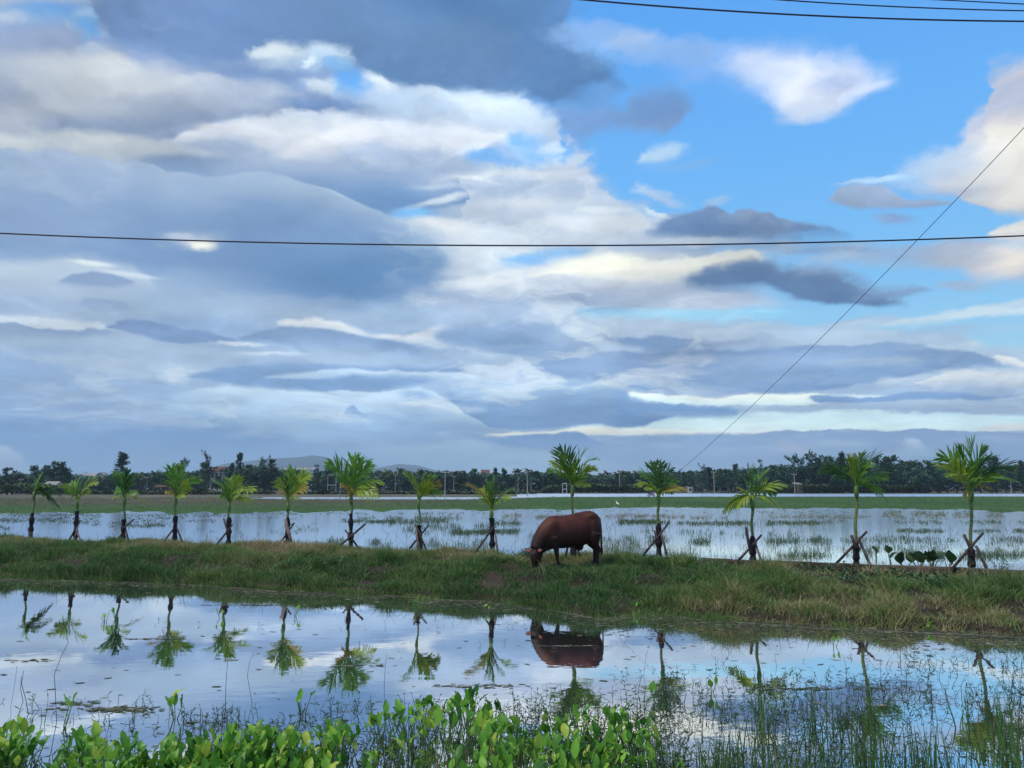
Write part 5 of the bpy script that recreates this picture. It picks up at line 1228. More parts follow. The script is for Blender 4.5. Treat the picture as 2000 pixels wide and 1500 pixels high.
        for k in range(15):
            a = rng.uniform(0, 2 * pi); r = rng.uniform(0, 5.6); z = max(.8, (1 - (r / 6.6) ** 2) * 7.6 * rng.uniform(.45, 1.05))
            clumps.append(((r * cos(a), r * .8 * sin(a), z), rng.uniform(1.4, 2.1)))
        C, S, T = crown_cloud(rng, clumps, 34, .8, .85); m = m_bushl
    cm = leaf_mesh("crown", C, S, rng, m, T, 0.55, 0.7)
    return tb.mesh("trunk", m_ttrunk, True), cm
KINDS = {}
for kd, nv in (('round', 4), ('spread', 3), ('casuarina', 4), ('windblown', 3), ('coconut', 3), ('bush', 3)):
    KINDS[kd] = [make_tree(kd, 50 + 7 * v + len(kd)) for v in range(nv)]
UNIT = {'round': 10.2, 'spread': 9.8, 'casuarina': 10.0, 'windblown': 10.2, 'coconut': 10.2, 'bush': 9.2}
PX_PALM = [p[0] for p in PALMS]
NAME = {'round': 'round_tree', 'spread': 'spreading_tree', 'casuarina': 'casuarina_tree', 'windblown': 'windblown_casuarina', 'coconut': 'coconut_palm', 'bush': 'bush'}
ADJ = {'round': 'dark round-crowned tree', 'spread': 'broad dark spreading tree', 'casuarina': 'feathery casuarina tree', 'windblown': 'ragged wind-blown casuarina', 'coconut': 'small coconut palm', 'bush': 'low green bush'}
TREES = [  # px, top py, kind, width factor, depth
 (16, 911, 'round', 1.0, 300), (40, 925, 'round', 1, 315), (72, 902, 'spread', .75, 300), (108, 899, 'round', 1.0, 296), (96, 906, 'round', .9, 310), (131, 926, 'casuarina', 1, 330),
 (205, 927, 'coconut', 1, 350), (217, 924, 'round', 1, 318), (236, 884, 'casuarina', 1.15, 296), (250, 926, 'round', .9, 330), (274, 926, 'coconut', 1, 330), (298, 919, 'coconut', 1, 330), (312, 922, 'round', 1, 320),
 (333, 917, 'round', 1, 326), (356, 894, 'windblown', .8, 300), (378, 921, 'round', 1, 318), (402, 881, 'windblown', .62, 292), (398, 905, 'casuarina', 1.2, 300), (425, 925, 'spread', .8, 325), (450, 905, 'casuarina', .8, 315), (467, 886, 'casuarina', .75, 305),
 (485, 905, 'round', .9, 320), (502, 912, 'round', 1, 300), (517, 892, 'windblown', 1.0, 300), (530, 898, 'casuarina', 1.1, 305), (540, 915, 'round', .8, 320), (600, 926, 'round', 1, 322), (622, 909, 'windblown', .8, 305), (640, 912, 'casuarina', 1.2, 315), (655, 922, 'spread', .6, 330),
 (712, 918, 'round', .8, 325), (740, 917, 'coconut', 1, 340), (757, 918, 'coconut', 1, 325), (779, 912, 'coconut', 1, 330), (797, 918, 'round', .7, 340), (818, 915, 'coconut', 1, 345), (836, 918, 'coconut', 1, 340), (856, 920, 'round', .7, 335), (885, 919, 'coconut', 1, 330), (905, 918, 'round', .8, 335),
 (926, 913, 'round', .75, 330), (968, 914, 'casuarina', .8, 335), (985, 915, 'casuarina', .9, 335), (1006, 914, 'coconut', 1, 315), (1028, 914, 'coconut', 1.1, 315), (1052, 914, 'spread', .9, 322), (1075, 914, 'round', 1.0, 326), (1096, 922, 'round', .9, 330), (1150, 925, 'round', .8, 335), (1172, 922, 'coconut', 1, 330),
 (1184, 918, 'coconut', 1, 322), (1202, 921, 'coconut', 1, 326), (1211, 917, 'coconut', 1, 335), (1228, 920, 'round', .8, 330), (1240, 919, 'coconut', 1, 330), (1258, 922, 'round', .8, 335), (1324, 917, 'windblown', .9, 325), (1338, 921, 'round', .8, 330), (1350, 918, 'round', .7, 325),
 (1372, 907, 'windblown', .9, 318), (1386, 913, 'casuarina', 1.1, 325), (1394, 917, 'coconut', 1, 320), (1409, 914, 'round', .8, 325), (1422, 915, 'round', .8, 322), (1438, 907, 'casuarina', .8, 320), (1452, 918, 'round', .9, 326), (1492, 899, 'windblown', .7, 300), (1508, 906, 'round', .9, 305), (1523, 908, 'round', 1.0, 300),
 (1541, 908, 'spread', .6, 300), (1553, 886, 'windblown', .9, 290), (1566, 892, 'windblown', .8, 292), (1583, 880, 'windblown', .85, 290), (1598, 891, 'round', .85, 296), (1614, 887, 'round', .8, 290), (1632, 892, 'round', .9, 296), (1647, 884, 'casuarina', .9, 292), (1640, 904, 'spread', .8, 285), (1662, 892, 'round', .8, 300), (1690, 896, 'round', .9, 300),
 (1722, 891, 'round', .9, 292), (1745, 887, 'round', .9, 290), (1760, 897, 'coconut', 1, 300), (1777, 896, 'coconut', 1.2, 300), (1792, 900, 'round', .8, 296), (1812, 897, 'round', .9, 290), (1800, 912, 'spread', .9, 282), (1832, 896, 'spread', .8, 285), (1850, 905, 'round', .9, 290), (1868, 903, 'round', .9, 300), (1915, 900, 'round', .9, 300),
 (1938, 885, 'windblown', .6, 292), (1946, 893, 'casuarina', 1.3, 290), (1965, 908, 'round', .8, 300), (1980, 904, 'coconut', 1, 300), (1997, 900, 'casuarina', .9, 296), (2020, 905, 'round', 1, 300), (-20, 918, 'round', 1, 305), (-55, 912, 'spread', .8, 300), (2060, 900, 'round', 1, 296), (2100, 906, 'spread', .8, 300),
]
BUSHES = [(15, 946, 1.2, 232), (70, 944, 1.3, 236), (108, 951, 1.2, 230), (128, 950, .9, 245), (365, 944, 1.2, 226), (393, 952, 1.3, 224), (522, 957, 1.5, 238), (632, 955, 2.0, 232), (905, 955, 1.7, 300), (1430, 957, 1.6, 310), (1490, 955, 1.5, 308), (1835, 948, 1.6, 300), (1800, 952, 1.5, 300), (1935, 952, 1.5, 305), (150, 955, 1.1, 240)]
items = [(x, y, k, w, d, 'tree') for x, y, k, w, d in TREES] + [(x, y, 'bush', w, d, 'bush') for x, y, w, d in BUSHES]
def slot(px):
    return sum(1 for p in PX_PALM if p < px)
from collections import defaultdict
slots = defaultdict(list)
for it in items: slots[(slot(it[0]), it[5])].append(it)
for key in slots: slots[key].sort(key=lambda q: q[0])
CARD = ['first', 'second', 'third', 'fourth', 'fifth', 'sixth', 'seventh', 'eighth', 'ninth', 'tenth', 'eleventh', 'twelfth', 'thirteenth']
rng = np.random.default_rng(77)
for it in items:
    px, py, kind, wf, D, cls = it
    s = slot(px); lst = slots[(s, cls)]; idx = lst.index(it)
    where = f"left of the first young palm" if s == 0 else (f"right of the last young palm" if s == 14 else f"between {ORD[s-1]} and {ORD[s]} young palms")
    order = f"{CARD[idx]} from left" if len(lst) > 1 else "alone"
    lab = f"{ADJ[kind]} far off {where}, {order}"
    if 278 < D < 302 and px > 900: D += 16
    base = at(px, 950, D); base.z = 0.45 if D > 318 else 0.28
    top = at(px, py, D).z; H = top - base.z; sc = H / UNIT[kind]
    v = int(rng.integers(0, len(KINDS[kind]))); tm, cm = KINDS[kind][v]
    root = empty(NAME[kind], base, rng.uniform(0, 6.28))
    k_ = sc * wf if kind != 'coconut' else sc
    if kind == 'bush': k_ = sc * wf * 1.2
    root.scale = (k_, k_, sc)
    if kind == 'coconut': root.rotation_euler.z = rng.uniform(-.6, .6)
    link("trunk", tm, root); link("crown", cm, root)
    tag(root, lab, "bush" if cls == 'bush' else ("palm tree" if kind == 'coconut' else "tree"), "bushes beyond the flooded field" if cls == 'bush' else "trees of the far tree line")

# land under the nearer right-hand trees: a low spit
def spit(name, px0, px1, y0, y1, z, mat):
    xs_ = np.arange(px0, px1 + 1, 6.0); rows = []
    for j, (Yd, zz) in enumerate([(y0, -.3), (y0 + 4, .1), (y0 + 9, z), (y1, z), (y1 + 14, z)]):
        for x in xs_:
            p = at(x, 950, Yd); rows.append((p.x, Yd + (n2f(x, j * 3.0, .02, 12) - .5) * 6 + 10 * max(0, 1 - min(x - px0, px1 - x) / 60.), zz + .15))
    n = len(xs_); ii = (np.arange(4)[:, None] * n + np.arange(n - 1)[None, :]).ravel()
    return tag(link(name, mesh_np(name, np.array(rows), np.stack([ii, ii + 1, ii + n + 1, ii + n], 1), mat, smooth_=True)), kind='structure')
spit("far_shore", 1490, 2700, 290, 330, 0.1, m_farland)
spit("far_shore", -900, 480, 160, 330, 0.05, m_farland)
spit("far_shore", 1000, 1262, 296, 330, 0.1, m_farland)
spit("far_shore", 440, 1010, 186, 330, 0.02, m_farland)

# the wood behind: one continuous dark mass
def mass(name, prof, depth, dd, per_m, leaf, mat, z0=0.4, seed=3):
    rng = np.random.default_rng(seed); C, S, T = [], [], []
    x0, x1 = prof[0][0], prof[-1][0]; xa = at(x0, 950, depth).x; xb = at(x1, 950, depth).x
    n = int((xb - xa) * per_m); X = rng.uniform(xa, xb, n); Y = depth + rng.uniform(0, dd, n)
    px = 1000 + X / depth * F
    Ht = np.array([at(p, np.interp(p, *zip(*prof)), depth).z for p in (px[::1])]) if n < 400 else None
    pg = np.linspace(x0, x1, 400); hg = np.array([at(p, np.interp(p, *zip(*prof)), depth).z for p in pg]); Ht = np.interp(px, pg, hg)
    Ht = Ht * (0.80 + 0.42 * (n2f(X, Y * .2, .16, seed, 3)))
    Z = z0 + (Ht - z0) * rng.random(n) ** .75
    C = np.stack([X, Y, Z], 1); tint = np.clip(n2f(X, Z * 1.5, .3, seed + 4, 2) * .9 + rng.normal(0, .12, n) - .05, 0, 1)
    return tag(link(name, leaf_mesh(name, C, rng.uniform(.5, 1.3, n) * leaf, rng, mat, tint, .5, .85)), kind='stuff')
mass("far_woods", [(-700, 925), (-200, 922), (0, 930), (60, 925), (125, 930), (200, 934), (240, 926), (340, 924), (380, 922), (480, 912), (560, 922), (660, 924), (760, 924), (900, 926), (1000, 926), (1100, 926), (1200, 929), (1300, 928), (1400, 922), (1480, 918), (1530, 914), (1700, 910), (1900, 915), (2000, 914), (2300, 912), (2700, 918)], 345, 26, 150, 1.35, m_tleaf)
mass("scrub_band", [(1056, 962), (1072, 950), (1100, 948), (1160, 946), (1230, 948), (1262, 954), (1270, 962)], 304, 10, 170, .9, m_bushl, .3, 9)
mass("scrub_band", [(1512, 960), (1530, 949), (1560, 946), (1680, 948), (1800, 950), (1812, 956), (1822, 962)], 298, 8, 170, .9, m_bushl, .3, 11)
mass("scrub_band", [(410, 968), (450, 962), (520, 962), (600, 964), (720, 964), (900, 964), (1000, 963), (1050, 960)], 262, 8, 90, .9, m_bushl, .3, 12)
mass("scrub_band", [(-400, 946), (-20, 948), (60, 946), (120, 951), (150, 956), (200, 962), (330, 962), (400, 960), (440, 965)], 245, 8, 120, .8, m_bushl, .3, 13)
# ------------------------------------------------------------------ houses, poles and other far things
m_white = pmat("white_paint", (0.55, 0.56, 0.56), (0.66, 0.66, 0.65), .6, .8)
m_cream = pmat("cream_wall", (0.32, 0.31, 0.28), (0.40, 0.38, 0.34), .5, .85)
m_roofr = pmat("red_tile_roof", (0.10, 0.055, 0.045), (0.15, 0.075, 0.06), 1.5, .85)
m_roofg = pmat("grey_roof", (0.2, 0.2, 0.2), (0.32, 0.32, 0.31), 1., .7)
m_dark = pmat("dark_opening", (0.02, 0.022, 0.025), rough=.4)
m_conc = pmat("concrete", (0.22, 0.215, 0.21), (0.30, 0.29, 0.28), 3, .85)
m_brownw = pmat("brown_boards", (0.07, 0.055, 0.04), (0.11, 0.085, 0.06), 2, .85)

def house(px0, px1, ytop, yeave, D, wallm, roofm, label, kind='gable', wins=3, floors=1):
    a = at(px0, 950, D); b_ = at(px1, 950, D); w = b_.x - a.x; dpt = max(6, w * .7)
    zt = at((px0 + px1) / 2, ytop, D).z; ze = at((px0 + px1) / 2, yeave, D).z; z0 = .5
    root = empty("house" if kind != 'shed' else "shed", ((a.x + b_.x) / 2, D, z0)); h = ze - z0; t = zt - z0
    MB().box(-w / 2, w / 2, 0, dpt, -.4, h).build("wall", wallm, root)
    r = MB(); o = min(.5, w * .08)
    if kind == 'gable':        # ridge runs left-right
        r.add([(-w/2-o, -o, h-.15), (w/2+o, -o, h-.15), (w/2+o, dpt/2, t), (-w/2-o, dpt/2, t), (-w/2-o, dpt+o, h-.15), (w/2+o, dpt+o, h-.15),
               (-w/2-o, -o, h-.4), (w/2+o, -o, h-.4), (w/2+o, dpt+o, h-.4), (-w/2-o, dpt+o, h-.4)],
              [(0,1,2,3), (3,2,5,4), (6,7,1,0), (7,8,5,2,1), (9,6,0,3,4), (8,9,4,5), (9,8,7,6)])
    elif kind == 'front':      # gable faces the viewer
        MB().add([(-w/2, -.02, h), (w/2, -.02, h), (0, -.02, t-.2), (-w/2, .3, h), (w/2, .3, h), (0, .3, t-.2)], [(0,1,2), (5,4,3), (0,3,4,1), (1,4,5,2), (2,5,3,0)]).build("gable", wallm, root)
        r.add([(-w/2-o, -o, h-.3), (0, -o, t), (w/2+o, -o, h-.3), (-w/2-o, dpt+o, h-.3), (0, dpt+o, t), (w/2+o, dpt+o, h-.3),
               (-w/2-o, -o, h-.55), (0, -o, t-.3), (w/2+o, -o, h-.55), (-w/2-o, dpt+o, h-.55), (0, dpt+o, t-.3), (w/2+o, dpt+o, h-.55)],
              [(0,1,4,3), (1,2,5,4), (9,10,7,6), (10,11,8,7), (0,6,7,1), (1,7,8,2), (3,4,10,9), (4,5,11,10), (0,3,9,6), (2,8,11,5)])
    elif kind == 'flat':
        r.box(-w/2-.3, w/2+.3, -.3, dpt+.3, h, t)
    else:
        r.add([(-w/2-o, -o, h), (w/2+o, -o, h), (w/2+o, dpt+o, t), (-w/2-o, dpt+o, t), (-w/2-o, -o, h-.15), (w/2+o, -o, h-.15), (w/2+o, dpt+o, h-.15), (-w/2-o, dpt+o, h-.15)],
              [(0,1,2,3), (4,5,1,0), (5,6,2,1), (7,4,0,3), (6,7,3,2), (7,6,5,4)])
    r.build("roof", roofm, root)
    for f in range(floors):
        for k in range(wins):
            cx = -w/2 + w * (k + .5) / wins; zc = h * (f + .5) / floors; ww = min(1.1, w / wins * .28); hh = min(1.1, h / floors * .3)
            MB().box(cx-ww, cx+ww, -.06, .02, zc-hh, zc+hh).build("window", m_dark, root)
    tag(root, label, "shed" if kind == 'shed' else "house", "far houses among the trees")
house(2, 28, 945, 949, 262, m_white, m_roofg, "low white shed left of the first young palm", 'shed', 2)
house(43, 66, 948, 952, 270, m_brownw, m_roofg, "dark open shelter with a flat roof beside the first young palm", 'shed', 2)
house(84, 106, 940, 948, 275, m_white, m_roofg, "white building between the first and second young palms", 'gable', 3)
house(138, 158, 925, 931, 420, m_white, m_roofg, "white gable house above the second young palm", 'front', 2, 2)
house(160, 182, 924, 930, 440, m_cream, m_roofg, "cream long roof house between second and third young palms", 'gable', 3, 2)
house(184, 204, 922, 931, 430, m_cream, m_roofg, "cream gable house nearest the left of the third young palm", 'front', 2, 2)
house(262, 281, 924, 932, 420, m_white, m_roofg, "white gable roof just right of the third young palm", 'front', 2, 2)
house(410, 434, 911, 918, 345, m_cream, m_roofr, "red-roofed house behind the tall trees right of the fourth young palm", 'gable', 3, 2)
house(548, 610, 913, 917, 430, m_cream, m_roofg, "large pale building behind the sixth young palm", 'gable', 6, 2)
house(598, 602, 916, 926, 330, m_white, m_white, "narrow white tower right of the sixth young palm", 'flat', 1, 2)
house(864, 882, 918, 923, 400, m_cream, m_roofr, "red-roofed villa just right of the eighth young palm", 'front', 2, 2)
house(890, 906, 919, 923, 410, m_white, m_roofr, "white villa with red roof, second right of the eighth palm", 'gable', 2, 2)
house(914, 930, 917, 924, 400, m_cream, m_roofr, "cream villa with steep gable left of the ninth young palm", 'front', 2, 2)
house(940, 955, 917, 925, 395, m_cream, m_roofr, "villa with big dark red roof above the ninth young palm", 'gable', 2, 2)
house(1070, 1112, 917, 923, 420, m_white, m_roofg, "white house behind the trees left of the tenth young palm", 'gable', 4, 2)
house(1214, 1232, 920, 924, 430, m_cream, m_roofr, "pale red-roofed house left of the eleventh young palm", 'gable', 3, 2)
house(1344, 1352, 949, 952, 322, m_cream, m_roofg, "tiny pale hut on the far bank right of the eleventh palm", 'shed', 1)
house(1559, 1567, 942, 945, 296, m_brownw, m_roofg, "small brown hut under the wind-blown trees right of the twelfth palm", 'shed', 1)

def pole(px, ytop, ybot, D, w, label, arm=True, lamp=False, mat=None):
    b0 = at(px, ybot, D); tz = at(px, ytop, D).z; gz = .1
    root = empty("street_lamp" if lamp else "utility_pole", (b0.x, D, gz)); H = tz - gz
    MB().tube([(0, 0, -.4), (0, 0, H * .5), (0, 0, H)], [w * .75, w * .65, w * .45], 8).build("pole", mat or m_conc, root)
    if arm and not lamp:
        MB().box(-.9, .9, -.07, .07, H - .6, H - .42).build("crossarm", m_roofg, root)
        for x in (-.8, 0, .8): MB().tube([(x, 0, H - .42), (x, 0, H - .2)], [.07, .05], 6).build("insulator", m_white, root)
    if lamp:
        MB().tube([(0, 0, H - .1), (.5, 0, H + .1), (1.1, 0, H + .12)], .06, 6).build("lamp_arm", m_conc, root)
        MB().box(.8, 1.5, -.15, .15, H + .02, H + .16).build("lamp_head", m_white, root)
    tag(root, label, "street lamp" if lamp else "utility pole", "far poles along the field road")
pole(39, 934, 966, 262, .17, "pale concrete pole beside the low white shed at left")
pole(166, 921, 950, 345, .14, "thin dark pole with crossarm above the houses left of third palm")
pole(286, 930, 958, 300, .17, "pale pole between the third and fourth young palms")
pole(438, 897, 925, 340, .09, "very thin mast beside the red-roofed house", False)
pole(657, 925, 945, 305, .10, "street lamp just left of the seventh young palm", False, True)
pole(664, 920, 975, 150, .12, "tall white pole close to the left of the seventh young palm")
pole(772, 925, 957, 300, .20, "white pole between seventh and eighth palms")
pole(869, 918, 971, 168, .13, "brightest tall white pole, just right of the eighth young palm")
pole(886, 928, 953, 305, .16, "faint grey pole right of the brightest white pole")
pole(1012, 922, 950, 305, .15, "thinner grey pole right of the ninth young palm")
pole(1030, 918, 968, 215, .17, "tall white pole between the ninth and tenth young palms")
pole(1037, 945, 957, 285, .12, "short white post with a bent top near the far bank", False, True)
pole(1210, 920, 950, 305, .16, "grey pole left of the eleventh young palm")
pole(1395, 920, 953, 305, .17, "pale pole between eleventh and twelfth young palms")
pole(1552, 924, 948, 278, .17, "pale pole beside the small brown hut")
pole(1975, 935, 955, 285, .13, "short pale pole right of the last young palm")

def goal(px0, px1, yt, yb, D, label):
    a = at(px0, yb, D); b_ = at(px1, yb, D); w = b_.x - a.x; root = empty("goal_frame", ((a.x + b_.x) / 2, D, .25)); H = at(px0, yt, D).z - .25
    for s in (-1, 1): MB().tube([(s * w / 2, 0, -.3), (s * w / 2, 0, H)], .06, 6).build("post", m_white, root)
    MB().tube([(-w / 2, 0, H), (w / 2, 0, H)], .06, 6).build("crossbar", m_white, root)
    MB().tube([(-w / 2, 0, H * .45), (w / 2, 0, H * .45)], .06, 6).build("rail", m_white, root)
    tag(root, label, "frame")
goal(640, 656, 928, 948, 300, "white open frame left of the seventh young palm")
goal(1099, 1107, 944, 957, 270, "white square frame on the far bank left of the tenth palm")

# motorbike with its rider on the far dyke
m_bikeb = pmat("motorbike_body", (0.25, 0.05, 0.10), (0.32, 0.08, 0.14), 3, .3, spec=.5)
m_tyre = pmat("tyre_rubber", (0.02, 0.02, 0.02), rough=.8)
m_cloth = pmat("dark_jacket", (0.03, 0.035, 0.06), (0.05, 0.055, 0.09), 5, .9)
m_skin = pmat("skin", (0.35, 0.2, 0.14), rough=.6)
m_helm = pmat("white_helmet", (0.7, 0.7, 0.7), rough=.25, spec=.5)
BD = 178.0; bp = on(1272, 970, 0.3); BD = bp.y
bike = empty("motorbike", (bp.x, BD, .28))
def ring(mb, c, r, t, n=18):
    mb.tube([(c[0] + r * cos(2 * pi * k / n), c[1], c[2] + r * sin(2 * pi * k / n)) for k in range(n + 1)], t, 6)
for x in (-.62, .62):
    w_ = MB(); ring(w_, (x, 0, .3), .26, .05); wo_ = w_.build("wheel", m_tyre, bike)
    MB().tube([(x, -.04, .3), (x, .04, .3)], .14, 12).build("rim", m_conc, wo_)
MB().tube([(.62, 0, .35), (.52, 0, .75), (.45, 0, 1.0)], [.05, .05, .04], 6).tube([(.5, 0, .85), (.42, 0, .5), (.1, 0, .38), (-.3, 0, .45), (-.7, 0, .75)], [.11, .12, .12, .16, .08], 8).build("bike_body", m_bikeb, bike, True)
MB().tube([(-.75, 0, .80), (-.3, 0, .80), (.1, 0, .76)], [.09, .12, .07], 8).build("seat", m_tyre, bike, True)
MB().tube([(.40, -.33, 1.03), (.46, 0, 1.0), (.40, .33, 1.03)], .022, 6).build("handlebar", m_tyre, bike)
MB().ball((.58, 0, .88), .08, 8, 6).build("headlight", m_helm, bike, True)
tag(bike, "small reddish motorbike on the far dyke behind the eleventh young palm", "motorbike")
rider = empty("person", (bp.x, BD, .28)); mb = MB()
limb(mb, [(-.22, 0, .92, .17), (-.20, 0, 1.1, .16), (-.12, 0, 1.32, .18), (-.08, 0, 1.44, .13), (-.05, 0, 1.52, .055), (-.03, 0, 1.58, .055)])
mb.ball((-.01, 0, 1.67), .105, 12, 9, (1.0, .85, 1.2))
for s in (-1, 1):
    limb(mb, [(-.20, s * .10, .90, .11), (.08, s * .15, .86, .09), (.20, s * .15, .80, .075), (.16, s * .14, .58, .055), (.10, s * .14, .40, .045), (.22, s * .14, .36, .04)], 8)
    limb(mb, [(-.10, s * .19, 1.40, .065), (.02, s * .27, 1.20, .052), (.20, s * .28, 1.08, .042), (.38, s * .27, 1.05, .036)], 8)
remeshed("body", mb, .03, m_cloth, 3, rider)
MB().ball((-.02, 0, 1.72), .14, 12, 9, (1.1, .95, .95)).build("helmet", m_helm, rider, True)
MB().ball((.07, 0, 1.64), .06, 8, 6).build("face", m_skin, rider, True)
tag(rider, "person in dark clothes and white helmet sitting on the far motorbike", "person")

# white egret on the meadow
m_egret = pmat("egret_feathers", (0.75, 0.75, 0.73), (0.8, 0.8, 0.78), 8, .8)
m_bill = pmat("egret_bill", (0.5, 0.35, 0.05), rough=.5); m_eleg = pmat("egret_legs", (0.03, 0.03, 0.02), rough=.6)
ep = on(1206, 989, .25); eg = empty("egret", (ep.x, ep.y, .22), R(150)); eg.scale = (.78, .78, .78); mb = MB()
limb(mb, [(-.30, 0, .36, .03), (-.15, 0, .42, .085), (.0, 0, .50, .12), (.12, 0, .58, .09), (.18, 0, .66, .045), (.14, 0, .76, .03), (.19, 0, .86, .028), (.22, 0, .90, .035), (.27, 0, .90, .02)], 10)
remeshed("body", mb, .014, m_egret, 3, eg)
MB().tube([(.26, 0, .90), (.40, 0, .885)], [.014, .003], 6).build("bill", m_bill, eg)
for s in (-.04, .04): MB().tube([(.0, s, .44), (.03, s, .22), (.0, s, -.05)], [.014, .01, .01], 6).build("leg", m_eleg, eg)
tag(eg, "white egret standing on the green meadow above the cow's rump", "bird")

# low channel wall on the right part of the bank
m_wall = pmat("mud_stained_concrete", (0.035, 0.026, 0.020), (0.10, 0.078, 0.06), 1.6, .9, bump=.03, world_=True)
xs_ = np.arange(WALL_X0, WALL_X0 + 16, .25); rows = []
prof = [(-.0, -.5), (-.0, .70), (.015, .735), (.10, .74), (.115, .70), (.115, -.5)]
Vw = []
for x in xs_:
    yb_ = float(edge_y(x)) * .10 + row_y(x) * .90 + (n2(x, 0, .8, 5) - .5) * .05; dz = (n2f(x, 0, .9, 6) - .5) * .05 - .03 * (x - WALL_X0) / 6
    for (dy, z) in prof: Vw.append((x, yb_ + dy, z + dz if z > 0 else 0))
n = len(prof); ns = len(xs_); ii = [(a * n + b_, (a + 1) * n + b_, (a + 1) * n + b_ + 1, a * n + b_ + 1) for a in range(ns - 1) for b_ in range(n - 1)]
w_ = MB(); w_.add(Vw, ii + [tuple(range(n))[::-1], tuple((ns - 1) * n + k for k in range(n))])
tag(w_.build("channel_wall", m_wall), "low mud-stained concrete channel edge at the foot of the rightmost palms", "wall")

# ---- overhead wires
m_wire = pmat("wire_rubber", (0.008, 0.008, 0.02), rough=.6)
def wire(px_pts, D, rad, label, x0, x1, n=80):
    P3 = [at(x, y, D) for x, y in px_pts]
    c = np.polyfit([p.x for p in P3], [p.z for p in P3], 2); X = np.linspace(x0, x1, n)
    c[0] = max(c[0], 0)
    o = MB().tube([(x, D, float(np.polyval(c, x))) for x in X], rad, 6).build("overhead_wire", m_wire, None, True)
    tag(o, label, "wire", "overhead wires")
wire([(0, 457), (300, 466), (600, 474), (850, 479), (1150, 481), (1500, 476), (1750, 469), (2000, 460)], 12.0, .0125, "single dark wire sagging across the whole sky at mid height", -28, 28)
wire([(1130, -2), (1300, 14), (1500, 26), (1750, 36), (2000, 42)], 9.0, .0115, "lowest and thickest of the dark wires at the top right", -8, 16)
wire([(1500, -2), (1750, 13), (2000, 21)], 9.3, .009, "middle one of the dark wires at the top right", -8, 16)
wire([(1780, -3), (1900, 3), (2000, 8)], 9.6, .008, "topmost of the dark wires at the top right", -8, 16)
gp = [(2150, 85, 13.2), (2000, 245, 14), (1900, 358, 14.7), (1800, 463, 15.4), (1700, 562, 16.1), (1600, 661, 16.9), (1500, 764, 17.8), (1400, 855, 18.9), (1335, 915, 19.7), (1240, 992, 21.0), (1175, 1040, 21.8), (1128, 1072, 22.5)]
P3 = np.array([at(*q) for q in gp]); tt = np.linspace(0, 1, len(gp)); cf = [np.polyfit(tt, P3[:, k], 5) for k in range(3)]
T_ = np.linspace(0, 1, 70); 
tag(MB().tube([tuple(float(np.polyval(cf[k], t)) for k in range(3)) for t in T_], [.0075 - .0045 * t for t in T_], 5).build("stay_wire", m_wire, None, True), "thin cord slanting from the upper right sky down behind the cow", "wire")
# ------------------------------------------------------------------ plants of the near pond
m_bl = leaf_mat("water_plant_leaves", [(0, (0.03, 0.11, 0.018)), (0.5, (0.11, 0.30, 0.03)), (0.85, (0.22, 0.44, 0.045)), (1, (0.38, 0.48, 0.07))], 0.38, 0.35)
m_pet = pmat("water_plant_stalks", (0.05, 0.11, 0.03), (0.09, 0.16, 0.05), 6, .5)
m_weed = leaf_mat("pond_weed", [(0, (0.014, 0.026, 0.010)), (0.5, (0.034, 0.068, 0.016)), (0.8, (0.06, 0.11, 0.028)), (1, (0.14, 0.10, 0.06))], 0.6, 0.2)

def paddle(mb, foot, top, size, rng, aspect=0.47):
    """one stalk with an upright spoon-shaped leaf; adds leaf faces to mb"""
    az = rng.uniform(0, 2 * pi); tilt = rng.uniform(0.05, 0.62)
    d = Vector((cos(az) * sin(tilt), sin(az) * sin(tilt), cos(tilt))).normalized()
    s = d.cross(Vector((0, 0, 1))); s = s.normalized() if s.length > .05 else Vector((1, 0, 0))
    s = (Matrix.Rotation(rng.uniform(-.5, .5), 3, d) @ s).normalized(); nn = s.cross(d).normalized()
    p = Vector(top); vs = []; NL = 6; fold = rng.uniform(.12, .4); wid = size * aspect * .5
    prof = [0.10, .62, .92, 1.0, .86, .52, .06]
    dd = d.copy(); bend = rng.uniform(-.04, .16)
    for j in range(NL + 1):
        w = wid * prof[j]; wave = rng.uniform(-.012, .012)
        vs += [p - s * w + nn * (w * fold + wave), p - s * w * .5 + nn * w * fold * .3, p, p + s * w * .5 + nn * w * fold * .3, p + s * w + nn * (w * fold - wave)]
        dd = (dd - nn * bend + Vector((0, 0, -.05))).normalized(); p = p + dd * size / NL
    fs = [(j * 5 + k, j * 5 + k + 1, j * 5 + 6 + k, j * 5 + 5 + k) for j in range(NL) for k in range(4)]
    mb.add(vs, fs); return len(vs)

def water_plant(x, y, n, height, size, rng, lm, tints, sm, spread=.16):
    pt_ = rng.normal(.52, .2)
    for k in range(n):
        a = rng.uniform(0, 2 * pi); r = rng.uniform(.0, 1) ** .6 * spread; h = height * rng.uniform(.45, 1.05)
        foot = Vector((x + cos(a) * r * .3, y + sin(a) * r * .3, -.12)); top = Vector((x + cos(a) * r, y + sin(a) * r, h))
        sm.tube([foot, foot.lerp(top, .5) + Vector((cos(a), sin(a), 0)) * (-.02), top], [.007, .006, .004], 5, caps=False)
        c = paddle(lm, foot, top, size * rng.uniform(.65, 1.15), rng)
        tints += [float(np.clip(pt_ + rng.normal(0, .2) + (.5 if rng.random() < .05 else 0), 0, 1))] * c

def finish_leaves(name, lm, tints, parent=None):
    me = lm.mesh(name, m_bl, True); a = me.attributes.new('tint', 'FLOAT', 'POINT'); a.data.foreach_set('value', np.array(tints, np.float32))
    return link(name, me, parent)

